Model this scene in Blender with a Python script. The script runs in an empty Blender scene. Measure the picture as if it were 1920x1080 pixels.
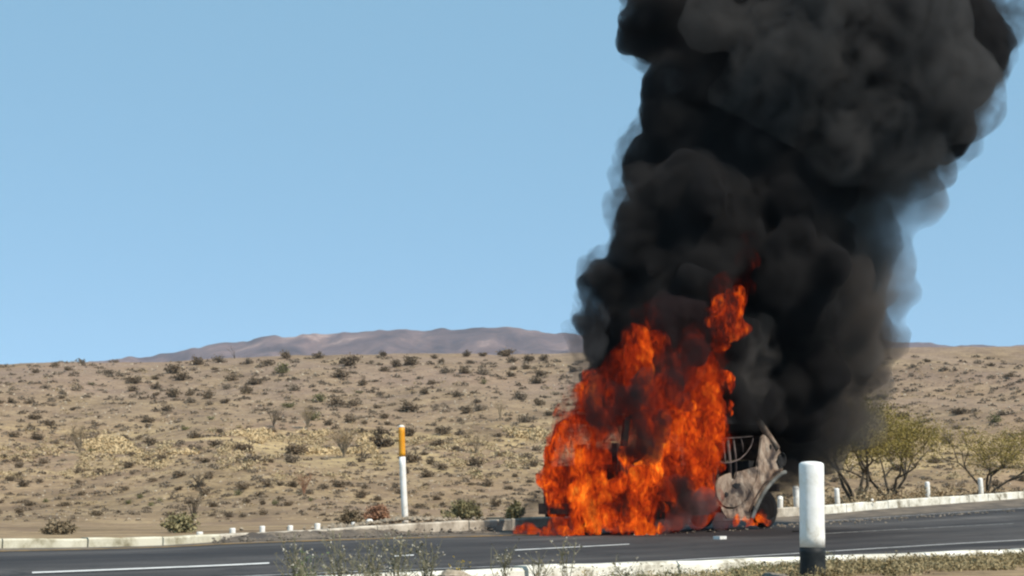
import bpy, bmesh, math, random
from mathutils import Vector, Matrix, noise as mnoise

random.seed(7)
scene = bpy.context.scene
COL = scene.collection
R = math.radians

# ------------------------------------------------------------------ camera
FPX = 2600.0                       # focal length in pixels of a 1920 wide frame
EYE = Vector((0.0, 0.0, 0.40))     # eye above the near edge of the road
HORIZON = 972.0
PITCH = math.atan((HORIZON - 540.0) / FPX)
cam_d = bpy.data.cameras.new("camera")
cam = bpy.data.objects.new("camera", cam_d)
COL.objects.link(cam)
cam.location = EYE
cam.rotation_euler = (math.pi / 2 + PITCH, 0, 0)
cam_d.sensor_width = 36.0
cam_d.lens = FPX / 1920.0 * 36.0
cam_d.clip_start = 0.1
cam_d.clip_end = 20000.0
scene.camera = cam

# ------------------------------------------------------------------ world, sun, exposure
SUN_DIR = Vector((0.50, -0.43, 0.75)).normalized()   # towards the sun
sun_el = math.asin(SUN_DIR.z)
sun_az = math.atan2(SUN_DIR.x, SUN_DIR.y)            # clockwise from +Y
world = bpy.data.worlds.new("World")
scene.world = world
world.use_nodes = True
wn = world.node_tree
bg = wn.nodes["Background"]
sky = wn.nodes.new("ShaderNodeTexSky")
sky.sky_type = 'NISHITA'
sky.sun_disc = False
sky.sun_elevation = sun_el
sky.sun_rotation = sun_az
sky.altitude = 3000
sky.air_density = 0.6
sky.dust_density = 0.0
sky.ozone_density = 1.5
hsv = wn.nodes.new("ShaderNodeHueSaturation")
hsv.inputs["Saturation"].default_value = 1.0
hsv.inputs["Hue"].default_value = 0.485
wn.links.new(sky.outputs[0], hsv.inputs["Color"])
dusty = wn.nodes.new("ShaderNodeMix")          # the even, dusty blue of the desert air over the clear sky
dusty.data_type = 'RGBA'
dusty.inputs[0].default_value = 0.70
wn.links.new(hsv.outputs[0], dusty.inputs[6])
dusty.inputs[7].default_value = (1.29, 2.48, 3.40, 1.0)
wn.links.new(dusty.outputs[2], bg.inputs["Color"])
bg.inputs["Strength"].default_value = 0.157

sun_d = bpy.data.lights.new("sun", 'SUN')
sun_d.energy = 3.9
sun_d.angle = R(0.55)
sun_d.color = (1.0, 0.93, 0.82)
sun = bpy.data.objects.new("sun", sun_d)
COL.objects.link(sun)
sun.rotation_euler = SUN_DIR.to_track_quat('Z', 'Y').to_euler()
sun.location = (30, -20, 30)

scene.view_settings.view_transform = 'Standard'
scene.view_settings.look = 'None'
scene.view_settings.gamma = 1.0
scene.view_settings.exposure = 0.5
scene.view_settings.use_curve_mapping = False
scene.cycles.max_bounces = 6
scene.cycles.diffuse_bounces = 2
scene.cycles.glossy_bounces = 2
scene.cycles.volume_bounces = 1
scene.cycles.transparent_max_bounces = 32
scene.cycles.volume_max_steps = 256
scene.cycles.use_denoising = True
scene.cycles.filter_width = 2.3

# ------------------------------------------------------------------ helpers
CP, SP = math.cos(PITCH), math.sin(PITCH)


def W(px, py, d):
    """Point of the world seen at pixel (px, py) of a 1920x1080 frame, at distance d along +Y."""
    u, v = (px - 960.0) / FPX, (540.0 - py) / FPX
    k = d / (CP - v * SP)
    return Vector((u * k, d, EYE.z + (SP + v * CP) * k))


def pxm(d):
    return FPX / d


def lerp_keys(keys, x):
    """Smooth interpolation of [(x, value)] keys (monotone in x), linear outside."""
    n = len(keys)
    if x <= keys[0][0]:
        i = 0
    elif x >= keys[-1][0]:
        i = n - 2
    else:
        i = 0
        while x > keys[i + 1][0]:
            i += 1
    (x0, a), (x1, b) = keys[i], keys[i + 1]
    t = (x - x0) / (x1 - x0)
    if t < 0 or t > 1:
        return a + (b - a) * t

    def slope(k):
        if k <= 0 or k >= n - 1:
            return (keys[min(k + 1, n - 1)][1] - keys[max(k - 1, 0)][1]) / (keys[min(k + 1, n - 1)][0] - keys[max(k - 1, 0)][0])
        return (keys[k + 1][1] - keys[k - 1][1]) / (keys[k + 1][0] - keys[k - 1][0])
    m0, m1, h = slope(i), slope(i + 1), x1 - x0
    t2, t3 = t * t, t * t * t
    return (2 * t3 - 3 * t2 + 1) * a + (t3 - 2 * t2 + t) * h * m0 + (-2 * t3 + 3 * t2) * b + (t3 - t2) * h * m1


def tag(o, label=None, cat=None, group=None, kind=None):
    if label:
        o["label"] = label
    if cat:
        o["category"] = cat
    if group:
        o["group"] = group
    if kind:
        o["kind"] = kind
    return o


def empty(name, loc=(0, 0, 0), rot=(0, 0, 0)):
    o = bpy.data.objects.new(name, None)
    COL.objects.link(o)
    o.location = loc
    o.rotation_euler = rot
    return o


def mesh_obj(name, verts, faces, mat, parent=None, smooth=True, loc=None, uvs=None):
    me = bpy.data.meshes.new(name)
    me.from_pydata([tuple(v) for v in verts], [], faces)
    for m in (mat if isinstance(mat, (list, tuple)) else [mat]):
        me.materials.append(m)
    if smooth:
        me.polygons.foreach_set("use_smooth", [True] * len(me.polygons))
    if uvs is not None:
        ul = me.uv_layers.new(name="UVMap")
        for l in me.loops:
            ul.data[l.index].uv = uvs[l.vertex_index]
    me.update()
    return link_mesh(name, me, parent, loc)


def link_mesh(name, me, parent=None, loc=None):
    o = bpy.data.objects.new(name, me)
    COL.objects.link(o)
    if parent is not None:
        o.parent = parent
    if loc is not None:
        o.location = loc
    return o


class MB:
    """Collects geometry for ONE mesh."""

    def __init__(self):
        self.v, self.f = [], []

    def add(self, verts, faces):
        b = len(self.v)
        self.v += [Vector(q) for q in verts]
        self.f += [tuple(i + b for i in f) for f in faces]

    def box(self, c, s, rot=None):
        c = Vector(c)
        vs = [Vector((x * s[0] / 2, y * s[1] / 2, z * s[2] / 2)) for x in (-1, 1) for y in (-1, 1) for z in (-1, 1)]
        if rot is not None:
            vs = [rot @ q for q in vs]
        self.add([c + q for q in vs], [(0, 1, 3, 2), (4, 6, 7, 5), (0, 4, 5, 1), (2, 3, 7, 6), (0, 2, 6, 4), (1, 5, 7, 3)])

    def tube(self, pts, radii, n=6, cap=True):
        pts = [Vector(p) for p in pts]
        if not isinstance(radii, (list, tuple)):
            radii = [radii] * len(pts)
        rings = []
        up = Vector((0.13, 0.21, 0.97))
        for i, p in enumerate(pts):
            t = (pts[min(i + 1, len(pts) - 1)] - pts[max(i - 1, 0)])
            if t.length < 1e-9:
                t = Vector((0, 0, 1))
            t.normalize()
            a = t.cross(up)
            if a.length < 0.05:
                a = t.cross(Vector((1, 0, 0)))
            a.normalize()
            b = t.cross(a)
            rings.append([p + (a * math.cos(2 * math.pi * k / n) + b * math.sin(2 * math.pi * k / n)) * radii[i] for k in range(n)])
        vs = [q for r in rings for q in r]
        fs = []
        for i in range(len(rings) - 1):
            for k in range(n):
                k2 = (k + 1) % n
                fs.append((i * n + k, i * n + k2, (i + 1) * n + k2, (i + 1) * n + k))
        if cap:
            fs.append(tuple(range(n - 1, -1, -1)))
            fs.append(tuple((len(rings) - 1) * n + k for k in range(n)))
        self.add(vs, fs)

    def lathe(self, profile, n=24, axis='Z', c=(0, 0, 0)):
        c = Vector(c)
        vs = []
        for r, h in profile:
            for k in range(n):
                a = 2 * math.pi * k / n
                if axis == 'Z':
                    vs.append(c + Vector((r * math.cos(a), r * math.sin(a), h)))
                else:
                    vs.append(c + Vector((r * math.cos(a), h, r * math.sin(a))))
        fs = []
        for i in range(len(profile) - 1):
            for k in range(n):
                k2 = (k + 1) % n
                q = (i * n + k, i * n + k2, (i + 1) * n + k2, (i + 1) * n + k)
                fs.append(q if axis == 'Z' else q[::-1])
        self.add(vs, fs)

    def build(self, name, mat, parent=None, smooth=False, loc=None):
        return mesh_obj(name, self.v, self.f, mat, parent, smooth, loc)


# ------------------------------------------------------------------ materials
def new_mat(name):
    m = bpy.data.materials.new(name)
    m.use_nodes = True
    nt = m.node_tree
    b = nt.nodes["Principled BSDF"]
    b.inputs["Specular IOR Level"].default_value = 0.25
    return m, nt, b


def nd(nt, t, **kw):
    n = nt.nodes.new(t)
    for k, v in kw.items():
        setattr(n, k, v)
    return n


def noise_n(nt, scale, detail=4, rough=0.6, dist=0.0, vec=None):
    n = nd(nt, "ShaderNodeTexNoise")
    n.inputs["Scale"].default_value = scale
    n.inputs["Detail"].default_value = detail
    n.inputs["Roughness"].default_value = rough
    n.inputs["Distortion"].default_value = dist
    if vec is not None:
        nt.links.new(vec, n.inputs["Vector"])
    return n.outputs["Fac"]


def ramp(nt, fac, stops, interp='LINEAR'):
    r = nd(nt, "ShaderNodeValToRGB")
    r.color_ramp.interpolation = interp
    el = r.color_ramp.elements
    while len(el) < len(stops):
        el.new(0.5)
    for e, (p, c) in zip(el, stops):
        e.position = p
        e.color = (*c, 1.0) if not isinstance(c, (int, float)) else (c, c, c, 1.0)
    nt.links.new(fac, r.inputs["Fac"])
    return r.outputs["Color"]


def mix(nt, fac, a, b, blend='MIX'):
    m = nd(nt, "ShaderNodeMix", data_type='RGBA', blend_type=blend)
    for i, s in ((0, fac), (6, a), (7, b)):
        if isinstance(s, bpy.types.NodeSocket):
            nt.links.new(s, m.inputs[i])
        elif isinstance(s, (int, float)):
            m.inputs[i].default_value = s
        else:
            m.inputs[i].default_value = (*s, 1.0)
    return m.outputs[2]


def math_n(nt, op, a, b=None, c=None, clamp=False):
    m = nd(nt, "ShaderNodeMath", operation=op, use_clamp=clamp)
    for i, s in enumerate((a, b, c)):
        if s is None:
            continue
        if isinstance(s, bpy.types.NodeSocket):
            nt.links.new(s, m.inputs[i])
        else:
            m.inputs[i].default_value = s
    return m.outputs[0]


def bump(nt, bsdf, h, strength, dist):
    b = nd(nt, "ShaderNodeBump")
    b.inputs["Strength"].default_value = 0.157
    b.inputs["Distance"].default_value = dist
    nt.links.new(h, b.inputs["Height"])
    nt.links.new(b.outputs[0], bsdf.inputs["Normal"])


def coord(nt, which="Object", scale=None):
    t = nd(nt, "ShaderNodeTexCoord")
    o = t.outputs[which]
    if scale:
        mp = nd(nt, "ShaderNodeMapping")
        mp.inputs["Scale"].default_value = scale
        nt.links.new(o, mp.inputs["Vector"])
        o = mp.outputs[0]
    return o


def mottled(name, c1, c2, scale=3.0, rough=0.9, detail=5, bmp=0.0, bscale=20, lo=0.35, hi=0.65, rnd=0.0):
    m, nt, b = new_mat(name)
    v = coord(nt)
    col = ramp(nt, noise_n(nt, scale, detail, vec=v), [(lo, c1), (hi, c2)])
    if rnd:
        oi = nd(nt, "ShaderNodeObjectInfo")
        k = math_n(nt, 'MULTIPLY_ADD', oi.outputs["Random"], 2 * rnd, 1 - rnd)
        h = nd(nt, "ShaderNodeHueSaturation")
        nt.links.new(k, h.inputs["Value"])
        nt.links.new(col, h.inputs["Color"])
        col = h.outputs[0]
    nt.links.new(col, b.inputs["Base Color"])
    b.inputs["Roughness"].default_value = rough
    if bmp:
        bump(nt, b, noise_n(nt, bscale, 5, vec=v), bmp, 0.02)
    return m


def leafy(name, c1, c2, rnd=0.2, scale=4.0):
    m = mottled(name, c1, c2, scale=scale, rough=0.85, rnd=rnd)
    return m


M = {}


def build_materials():
    # ---- desert ground
    m, nt, b = new_mat("desert_ground")
    v = coord(nt)
    big = noise_n(nt, 0.035, 4, vec=v)
    mid = noise_n(nt, 0.3, 5, 0.65, vec=v)
    fine = noise_n(nt, 3.5, 6, 0.7, vec=v)
    base = ramp(nt, mid, [(0.32, (0.130, 0.087, 0.048)), (0.47, (0.240, 0.164, 0.088)), (0.66, (0.355, 0.254, 0.140))])
    purple = ramp(nt, big, [(0.42, 0.0), (0.62, 1.0)])
    base = mix(nt, math_n(nt, 'MULTIPLY', purple, 0.55), base, (0.300, 0.195, 0.130))
    # dry yellow grass where the slope begins
    ux = nd(nt, "ShaderNodeSeparateXYZ")
    nt.links.new(v, ux.inputs[0])
    upper = nd(nt, "ShaderNodeMapRange", interpolation_type='SMOOTHSTEP')
    nt.links.new(ux.outputs["Y"], upper.inputs[0])
    upper.inputs[1].default_value, upper.inputs[2].default_value = 95.0, 135.0
    upper.inputs[4].default_value = 0.6
    base = mix(nt, math_n(nt, 'MULTIPLY', upper.outputs[0], ramp(nt, noise_n(nt, 0.11, 4, vec=v), [(0.36, 0.25), (0.6, 1.0)])), base, (0.265, 0.185, 0.140))
    sx = nd(nt, "ShaderNodeSeparateXYZ")
    nt.links.new(v, sx.inputs[0])
    band = nd(nt, "ShaderNodeMapRange", interpolation_type='SMOOTHSTEP')
    nt.links.new(sx.outputs["Y"], band.inputs[0])
    band.inputs[1].default_value, band.inputs[2].default_value = 66.0, 90.0
    band2 = nd(nt, "ShaderNodeMapRange", interpolation_type='SMOOTHSTEP')
    nt.links.new(sx.outputs["Y"], band2.inputs[0])
    band2.inputs[1].default_value, band2.inputs[2].default_value = 112.0, 92.0
    bb = math_n(nt, 'MULTIPLY', band.outputs[0], band2.outputs[0])
    patches = ramp(nt, noise_n(nt, 0.16, 5, 0.7, vec=v), [(0.47, 0.0), (0.6, 1.0)])
    gy = math_n(nt, 'MULTIPLY', bb, patches)
    base = mix(nt, math_n(nt, 'MULTIPLY', gy, 0.65), base, (0.55, 0.40, 0.19))
    speck = ramp(nt, fine, [(0.34, 0.50), (0.46, 0.92), (0.56, 1.05), (0.70, 1.35)])
    base = mix(nt, 1.0, base, speck, 'MULTIPLY')
    peb = ramp(nt, noise_n(nt, 0.9, 6, 0.75, vec=v), [(0.50, 0.0), (0.62, 1.0)])
    base = mix(nt, math_n(nt, "MULTIPLY", peb, 0.7), base, (0.165, 0.108, 0.070))
    nt.links.new(base, b.inputs["Base Color"])
    b.inputs["Roughness"].default_value = 0.95
    bump(nt, b, noise_n(nt, 1.4, 8, 0.75, vec=v), 0.8, 0.35)
    M["ground"] = m

    # ---- asphalt
    m, nt, b = new_mat("asphalt")
    v = coord(nt)
    uv = coord(nt, "UV", (0.05, 9.0, 1.0))
    tracks = noise_n(nt, 1.0, 4, 0.6, vec=uv)
    grain = noise_n(nt, 45.0, 3, 0.8, vec=v)
    blot = noise_n(nt, 0.7, 5, 0.6, vec=v)
    col = ramp(nt, tracks, [(0.36, (0.036, 0.031, 0.030)), (0.52, (0.066, 0.058, 0.054)), (0.66, (0.115, 0.102, 0.093))])
    col = mix(nt, 1.0, col, ramp(nt, blot, [(0.3, 0.62), (0.7, 1.08)]), 'MULTIPLY')
    col = mix(nt, 1.0, col, ramp(nt, grain, [(0.3, 0.6), (0.7, 1.35)]), 'MULTIPLY')
    vo = nd(nt, "ShaderNodeTexVoronoi", feature='DISTANCE_TO_EDGE')
    vo.inputs["Scale"].default_value = 0.55
    wob = nd(nt, "ShaderNodeVectorMath", operation='ADD')
    nn = nd(nt, "ShaderNodeTexNoise")
    nn.inputs["Scale"].default_value = 2.0
    nn.inputs["Detail"].default_value = 5
    nt.links.new(v, nn.inputs["Vector"])
    nt.links.new(v, wob.inputs[0])
    nt.links.new(nn.outputs["Color"], wob.inputs[1])
    nt.links.new(wob.outputs[0], vo.inputs["Vector"])
    crack = ramp(nt, vo.outputs["Distance"], [(0.006, 0.75), (0.020, 0.0)])
    crack = math_n(nt, 'MULTIPLY', crack, ramp(nt, noise_n(nt, 0.25, 3, vec=v), [(0.42, 0.0), (0.55, 1.0)]))
    col = mix(nt, crack, col, (0.02, 0.018, 0.017))
    # soot and burnt fluids round the van
    rad = nd(nt, "ShaderNodeVectorMath", operation='DISTANCE')
    nt.links.new(v, rad.inputs[0])
    rad.inputs[1].default_value = (3.4, 27.0, 0.2)
    sc_ = math_n(nt, 'MULTIPLY_ADD', noise_n(nt, 0.9, 6, 0.7, vec=v), 3.4, rad.outputs["Value"])
    scorch = ramp(nt, math_n(nt, 'DIVIDE', sc_, 10.0), [(0.44, 0.88), (0.60, 0.0)])
    col = mix(nt, scorch, col, (0.016, 0.013, 0.013))
    # sand blown in from the edges
    uvs = nd(nt, "ShaderNodeSeparateXYZ")
    nt.links.new(coord(nt, "UV"), uvs.inputs[0])
    edge = math_n(nt, 'ABSOLUTE', math_n(nt, 'SUBTRACT', uvs.outputs["Y"], 0.40))
    sand = math_n(nt, 'MULTIPLY_ADD', noise_n(nt, 2.2, 7, 0.75, vec=v), 0.22, edge)
    col = mix(nt, ramp(nt, sand, [(0.46, 0.0), (0.56, 0.6)]), col, (0.23, 0.175, 0.12))
    nt.links.new(col, b.inputs["Base Color"])
    b.inputs["Roughness"].default_value = 0.82
    b.inputs["Specular IOR Level"].default_value = 0.2
    bump(nt, b, grain, 0.3, 0.01)
    M["asphalt"] = m

    M["shoulder"] = mottled("shoulder_dirt", (0.075, 0.062, 0.052), (0.21, 0.165, 0.12), 1.6, 0.95, 6, 0.5, 14, 0.38, 0.68)
    M["verge"] = mottled("verge_soil", (0.16, 0.12, 0.075), (0.33, 0.26, 0.17), 1.5, 0.95, 7, 0.7, 12)

    def paint(name, c, worn, lo, hi):
        m, nt, b = new_mat(name)
        v = coord(nt)
        f = ramp(nt, noise_n(nt, 7.0, 6, 0.75, vec=v), [(lo, 0.0), (hi, 1.0)])
        nt.links.new(mix(nt, f, worn, c), b.inputs["Base Color"])
        b.inputs["Roughness"].default_value = 0.7
        return m
    M["white_line"] = paint("white_road_paint", (0.72, 0.70, 0.66), (0.20, 0.19, 0.18), 0.33, 0.46)
    M["faint_line"] = paint("worn_road_paint", (0.48, 0.46, 0.43), (0.11, 0.105, 0.10), 0.40, 0.58)
    M["yellow_line"] = paint("yellow_road_paint", (0.55, 0.30, 0.045), (0.19, 0.13, 0.07), 0.42, 0.60)

    m, nt, b = new_mat("white_kerb_paint")
    v = coord(nt)
    d1 = ramp(nt, noise_n(nt, 2.2, 7, 0.7, vec=v), [(0.36, (0.20, 0.17, 0.12)), (0.46, (0.62, 0.58, 0.48)), (0.6, (0.82, 0.79, 0.70))])
    nt.links.new(d1, b.inputs["Base Color"])
    b.inputs["Roughness"].default_value = 0.85
    bump(nt, b, noise_n(nt, 18, 6, vec=v), 0.5, 0.02)
    M["kerb_white"] = m
    m, nt, b = new_mat("weathered_kerb_concrete")
    v = coord(nt)
    d1 = ramp(nt, noise_n(nt, 2.6, 8, 0.75, vec=v), [(0.30, (0.17, 0.14, 0.11)), (0.46, (0.36, 0.31, 0.245)), (0.62, (0.56, 0.50, 0.41))])
    nt.links.new(d1, b.inputs["Base Color"])
    b.inputs["Roughness"].default_value = 0.9
    bump(nt, b, noise_n(nt, 14, 6, vec=v), 0.6, 0.02)
    M["kerb_grey"] = m
    m, nt, b = new_mat("faded_kerb_paint")
    v = coord(nt)
    d1 = ramp(nt, noise_n(nt, 2.4, 8, 0.72, vec=v), [(0.34, (0.22, 0.19, 0.12)), (0.46, (0.46, 0.42, 0.31)), (0.6, (0.62, 0.58, 0.46))])
    nt.links.new(d1, b.inputs["Base Color"])
    b.inputs["Roughness"].default_value = 0.9
    bump(nt, b, noise_n(nt, 14, 6, vec=v), 0.6, 0.02)
    M["kerb_pale"] = m

    m, nt, b = new_mat("scuffed_white_paint")
    v = coord(nt)
    c = ramp(nt, noise_n(nt, 5.0, 7, 0.75, 0.4, vec=v), [(0.30, (0.50, 0.45, 0.36)), (0.42, (0.74, 0.71, 0.64)), (0.55, (0.83, 0.81, 0.77))])
    run = ramp(nt, noise_n(nt, 1.0, 5, 0.7, vec=coord(nt, "Object", (26, 26, 2.2))), [(0.60, 0.0), (0.72, 0.45)])
    c = mix(nt, run, c, (0.42, 0.36, 0.27))
    sz = nd(nt, "ShaderNodeSeparateXYZ")
    nt.links.new(v, sz.inputs[0])
    low = math_n(nt, 'SUBTRACT', 0.42, math_n(nt, 'ADD', math_n(nt, 'MULTIPLY', sz.outputs["Z"], 1.6), math_n(nt, 'MULTIPLY', noise_n(nt, 16, 5, 0.8, vec=v), 0.25)), None, True)
    c = mix(nt, low, c, (0.40, 0.31, 0.21))
    nt.links.new(c, b.inputs["Base Color"])
    b.inputs["Roughness"].default_value = 0.6
    bump(nt, b, noise_n(nt, 30, 5, vec=v), 0.25, 0.01)
    M["post_white"] = m
    M["post_black"] = mottled("black_post_paint", (0.010, 0.012, 0.013), (0.045, 0.045, 0.040), 8.0, 0.6, 6, 0.3, 25, 0.45, 0.75)
    M["post_orange"] = mottled("orange_reflective_band", (0.66, 0.26, 0.012), (0.78, 0.36, 0.03), 6.0, 0.4)
    M["stone"] = mottled("pale_stone", (0.26, 0.205, 0.145), (0.48, 0.40, 0.30), 4.0, 0.9, 6, 0.5, 18, rnd=0.3)
    M["dark_stone"] = mottled("dark_stone", (0.09, 0.075, 0.06), (0.24, 0.20, 0.16), 5.0, 0.9, 6, 0.5, 18, rnd=0.3)
    M["soot"] = mottled("soot_black", (0.006, 0.006, 0.006), (0.022, 0.019, 0.018), 6.0, 0.8)
    M["rubber"] = mottled("charred_rubber", (0.008, 0.008, 0.008), (0.030, 0.027, 0.025), 9.0, 0.9, 5, 0.4, 20)
    M["char_metal"] = mottled("charred_metal", (0.020, 0.014, 0.012), (0.11, 0.065, 0.045), 4.0, 0.75, 6, 0.3, 12)

    # burnt body paint: pale ash with rust and soot
    m, nt, b = new_mat("burnt_body_panel")
    v = coord(nt)
    st = coord(nt, "Object", (2.4, 2.4, 1.5))
    ash = ramp(nt, noise_n(nt, 2.2, 6, 0.65, vec=st), [(0.32, (0.115, 0.072, 0.050)), (0.44, (0.235, 0.160, 0.112)), (0.56, (0.335, 0.250, 0.185)), (0.68, (0.43, 0.36, 0.285))])
    soot = ramp(nt, noise_n(nt, 1.5, 7, 0.7, 0.6, vec=v), [(0.38, 1.0), (0.53, 0.0)])
    ash = mix(nt, soot, ash, (0.035, 0.025, 0.022))
    nt.links.new(ash, b.inputs["Base Color"])
    b.inputs["Roughness"].default_value = 0.75
    bump(nt, b, noise_n(nt, 9, 6, vec=v), 0.25, 0.02)
    M["burnt"] = m
    M["sooty"] = mottled("sooty_body_panel", (0.010, 0.008, 0.008), (0.075, 0.048, 0.036), 2.0, 0.8, 6, 0.3, 9, 0.4, 0.72)
    M["scorched_frame"] = mottled("scorched_frame", (0.045, 0.032, 0.028), (0.16, 0.115, 0.10), 5.0, 0.7)
    M["arch_grey"] = mottled("bare_grey_arch", (0.16, 0.16, 0.145), (0.34, 0.34, 0.31), 3.0, 0.55)
    M["bare_rim"] = mottled("bare_grey_metal", (0.09, 0.085, 0.078), (0.23, 0.22, 0.20), 3.0, 0.5)

    # plants
    M["shrub_dark"] = leafy("dark_shrub_leaf", (0.105, 0.074, 0.048), (0.195, 0.145, 0.092), 0.25)
    M["shrub_grey"] = leafy("grey_shrub_twig", (0.115, 0.085, 0.060), (0.21, 0.165, 0.115), 0.22)
    M["shrub_green"] = leafy("olive_shrub_leaf", (0.115, 0.108, 0.048), (0.205, 0.185, 0.085), 0.2)
    M["bush_olive"] = leafy("hazy_olive_leaf", (0.20, 0.175, 0.085), (0.33, 0.28, 0.145), 0.12)
    M["bush_brown"] = leafy("dull_brown_leaf", (0.14, 0.105, 0.065), (0.24, 0.185, 0.115), 0.12)
    M["shrub_red"] = leafy("reddish_shrub_twig", (0.22, 0.11, 0.065), (0.36, 0.20, 0.12), 0.12)
    M["grass_dry"] = leafy("dry_straw", (0.36, 0.265, 0.145), (0.54, 0.42, 0.25), 0.2)
    M["grass_straw"] = leafy("bright_straw", (0.50, 0.36, 0.19), (0.66, 0.50, 0.29), 0.1)  # paler straw colour of the grass band at mid slope
    M["bark_pale"] = mottled("pale_bark", (0.19, 0.145, 0.095), (0.33, 0.26, 0.175), 6.0, 0.9)
    M["bark_dark"] = mottled("dark_bark", (0.045, 0.036, 0.028), (0.11, 0.088, 0.062), 6.0, 0.9)
    M["palo_leaf"] = leafy("yellow_green_leaflet", (0.155, 0.118, 0.026), (0.285, 0.215, 0.058), 0.15, 1.6)
    M["twig_tan"] = leafy("tan_twig", (0.24, 0.175, 0.10), (0.37, 0.28, 0.165), 0.15)
    M["weed_stem"] = mottled("weed_stem", (0.13, 0.12, 0.065), (0.25, 0.225, 0.14), 8.0, 0.85)
    M["weed_leaf"] = leafy("grey_green_leaf", (0.145, 0.122, 0.072), (0.265, 0.23, 0.15), 0.2, 9.0)
    M["weed_bright"] = leafy("green_leaf", (0.095, 0.14, 0.045), (0.17, 0.23, 0.085), 0.2, 9.0)
    M["weed_bloom"] = leafy("dry_bloom", (0.40, 0.36, 0.29), (0.62, 0.58, 0.49), 0.1, 9.0)
    M["yellow_bloom"] = leafy("yellow_bloom", (0.55, 0.36, 0.03), (0.70, 0.50, 0.06), 0.1, 9.0)
    M["verge_grass"] = leafy("verge_dry_grass", (0.17, 0.135, 0.06), (0.42, 0.325, 0.18), 0.2, 2.2)
    M["verge_green"] = leafy("verge_low_green", (0.12, 0.118, 0.055), (0.30, 0.27, 0.15), 0.2, 3.0)

    # mountain
    m, nt, b = new_mat("mountain_rock")
    v = coord(nt)
    c1 = ramp(nt, noise_n(nt, 0.0075, 8, 0.7, 0.6, vec=v), [(0.36, (0.040, 0.024, 0.024)), (0.50, (0.110, 0.068, 0.060)), (0.58, (0.175, 0.110, 0.090)), (0.66, (0.36, 0.24, 0.19))])
    nt.links.new(c1, b.inputs["Base Color"])
    b.inputs["Roughness"].default_value = 1.0
    bump(nt, b, noise_n(nt, 0.012, 8, 0.7, vec=v), 1.0, 25.0)
    M["mountain"] = m


build_materials()


def smoke_mat(name, density, color, turb=None, step=0.1, seed=0.0):
    """Smoke: even density, or (turb = (scale, low, high)) density broken up by turbulence."""
    m = bpy.data.materials.new(name)
    m.use_nodes = True
    nt = m.node_tree
    nt.nodes.clear()
    out = nd(nt, "ShaderNodeOutputMaterial")
    pv = nd(nt, "ShaderNodeVolumePrincipled")
    pv.inputs["Color"].default_value = (*color, 1)
    pv.inputs["Density"].default_value = density
    nt.links.new(pv.outputs[0], out.inputs["Volume"])
    if turb is None:
        m.cycles.homogeneous_volume = True
    else:
        tc = nd(nt, "ShaderNodeTexCoord")
        mp = nd(nt, "ShaderNodeMapping")
        mp.inputs["Location"].default_value = (seed * 3.1, seed * 1.9, seed * 2.3)
        mp.inputs["Scale"].default_value = (1.0, 1.0, 0.85)
        nt.links.new(tc.outputs["Object"], mp.inputs["Vector"])
        n = noise_n(nt, turb[0], 5, 0.62, 0.6, mp.outputs[0])
        mr = nd(nt, "ShaderNodeMapRange", interpolation_type='SMOOTHSTEP')
        nt.links.new(n, mr.inputs[0])
        mr.inputs[1].default_value, mr.inputs[2].default_value = turb[1], turb[2]
        mr.inputs[3].default_value, mr.inputs[4].default_value = 0.0, density
        nt.links.new(mr.outputs[0], pv.inputs["Density"])
        m.cycles.volume_step_rate = step
    return m


def fire_mat(name, sigma, t0, span, seed, gain=1.0, scale=1.4, step=0.1):
    """Sooty flame: an emitting and absorbing volume, torn into tongues by turbulence; the cores burn hottest."""
    m = bpy.data.materials.new(name)
    m.use_nodes = True
    nt = m.node_tree
    nt.nodes.clear()
    out = nd(nt, "ShaderNodeOutputMaterial")
    mp = nd(nt, "ShaderNodeMapping")
    tc = nd(nt, "ShaderNodeTexCoord")
    mp.inputs["Scale"].default_value = (1.0, 1.0, 0.52)
    mp.inputs["Location"].default_value = (seed * 3.7, seed * 1.3, seed * 5.1)
    nt.links.new(tc.outputs["Object"], mp.inputs["Vector"])
    v = mp.outputs[0]
    n1 = noise_n(nt, scale, 5, 0.63, 1.1, v)
    n2 = noise_n(nt, scale * 5.2, 3, 0.6, 1.6, v)
    h = math_n(nt, 'MULTIPLY', math_n(nt, 'SUBTRACT', n1, t0), 1.0 / span)
    hc = math_n(nt, 'MULTIPLY_ADD', math_n(nt, 'SUBTRACT', n2, 0.52), 1.7, h)
    col = ramp(nt, hc, [(0.0, (0.012, 0.003, 0.003)), (0.18, (0.075, 0.006, 0.003)), (0.36, (0.33, 0.022, 0.004)),
                        (0.52, (0.76, 0.088, 0.006)), (0.70, (1.05, 0.23, 0.012)), (0.86, (1.25, 0.48, 0.045)), (1.0, (1.45, 0.80, 0.16))])
    er = nd(nt, "ShaderNodeMapRange", interpolation_type='SMOOTHSTEP')
    nt.links.new(h, er.inputs[0])
    er.inputs[1].default_value, er.inputs[2].default_value = -0.02, 0.62
    er.inputs[3].default_value, er.inputs[4].default_value = 0.0, sigma
    dens = er.outputs[0]
    em = nd(nt, "ShaderNodeEmission")
    nt.links.new(col, em.inputs["Color"])
    nt.links.new(math_n(nt, 'MULTIPLY', dens, gain), em.inputs["Strength"])
    ab = nd(nt, "ShaderNodeVolumeAbsorption")
    ab.inputs["Color"].default_value = (0, 0, 0, 1)
    nt.links.new(dens, ab.inputs["Density"])
    ad = nd(nt, "ShaderNodeAddShader")
    nt.links.new(em.outputs[0], ad.inputs[0])
    nt.links.new(ab.outputs[0], ad.inputs[1])
    nt.links.new(ad.outputs[0], out.inputs["Volume"])
    m.cycles.volume_step_rate = step
    return m


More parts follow.
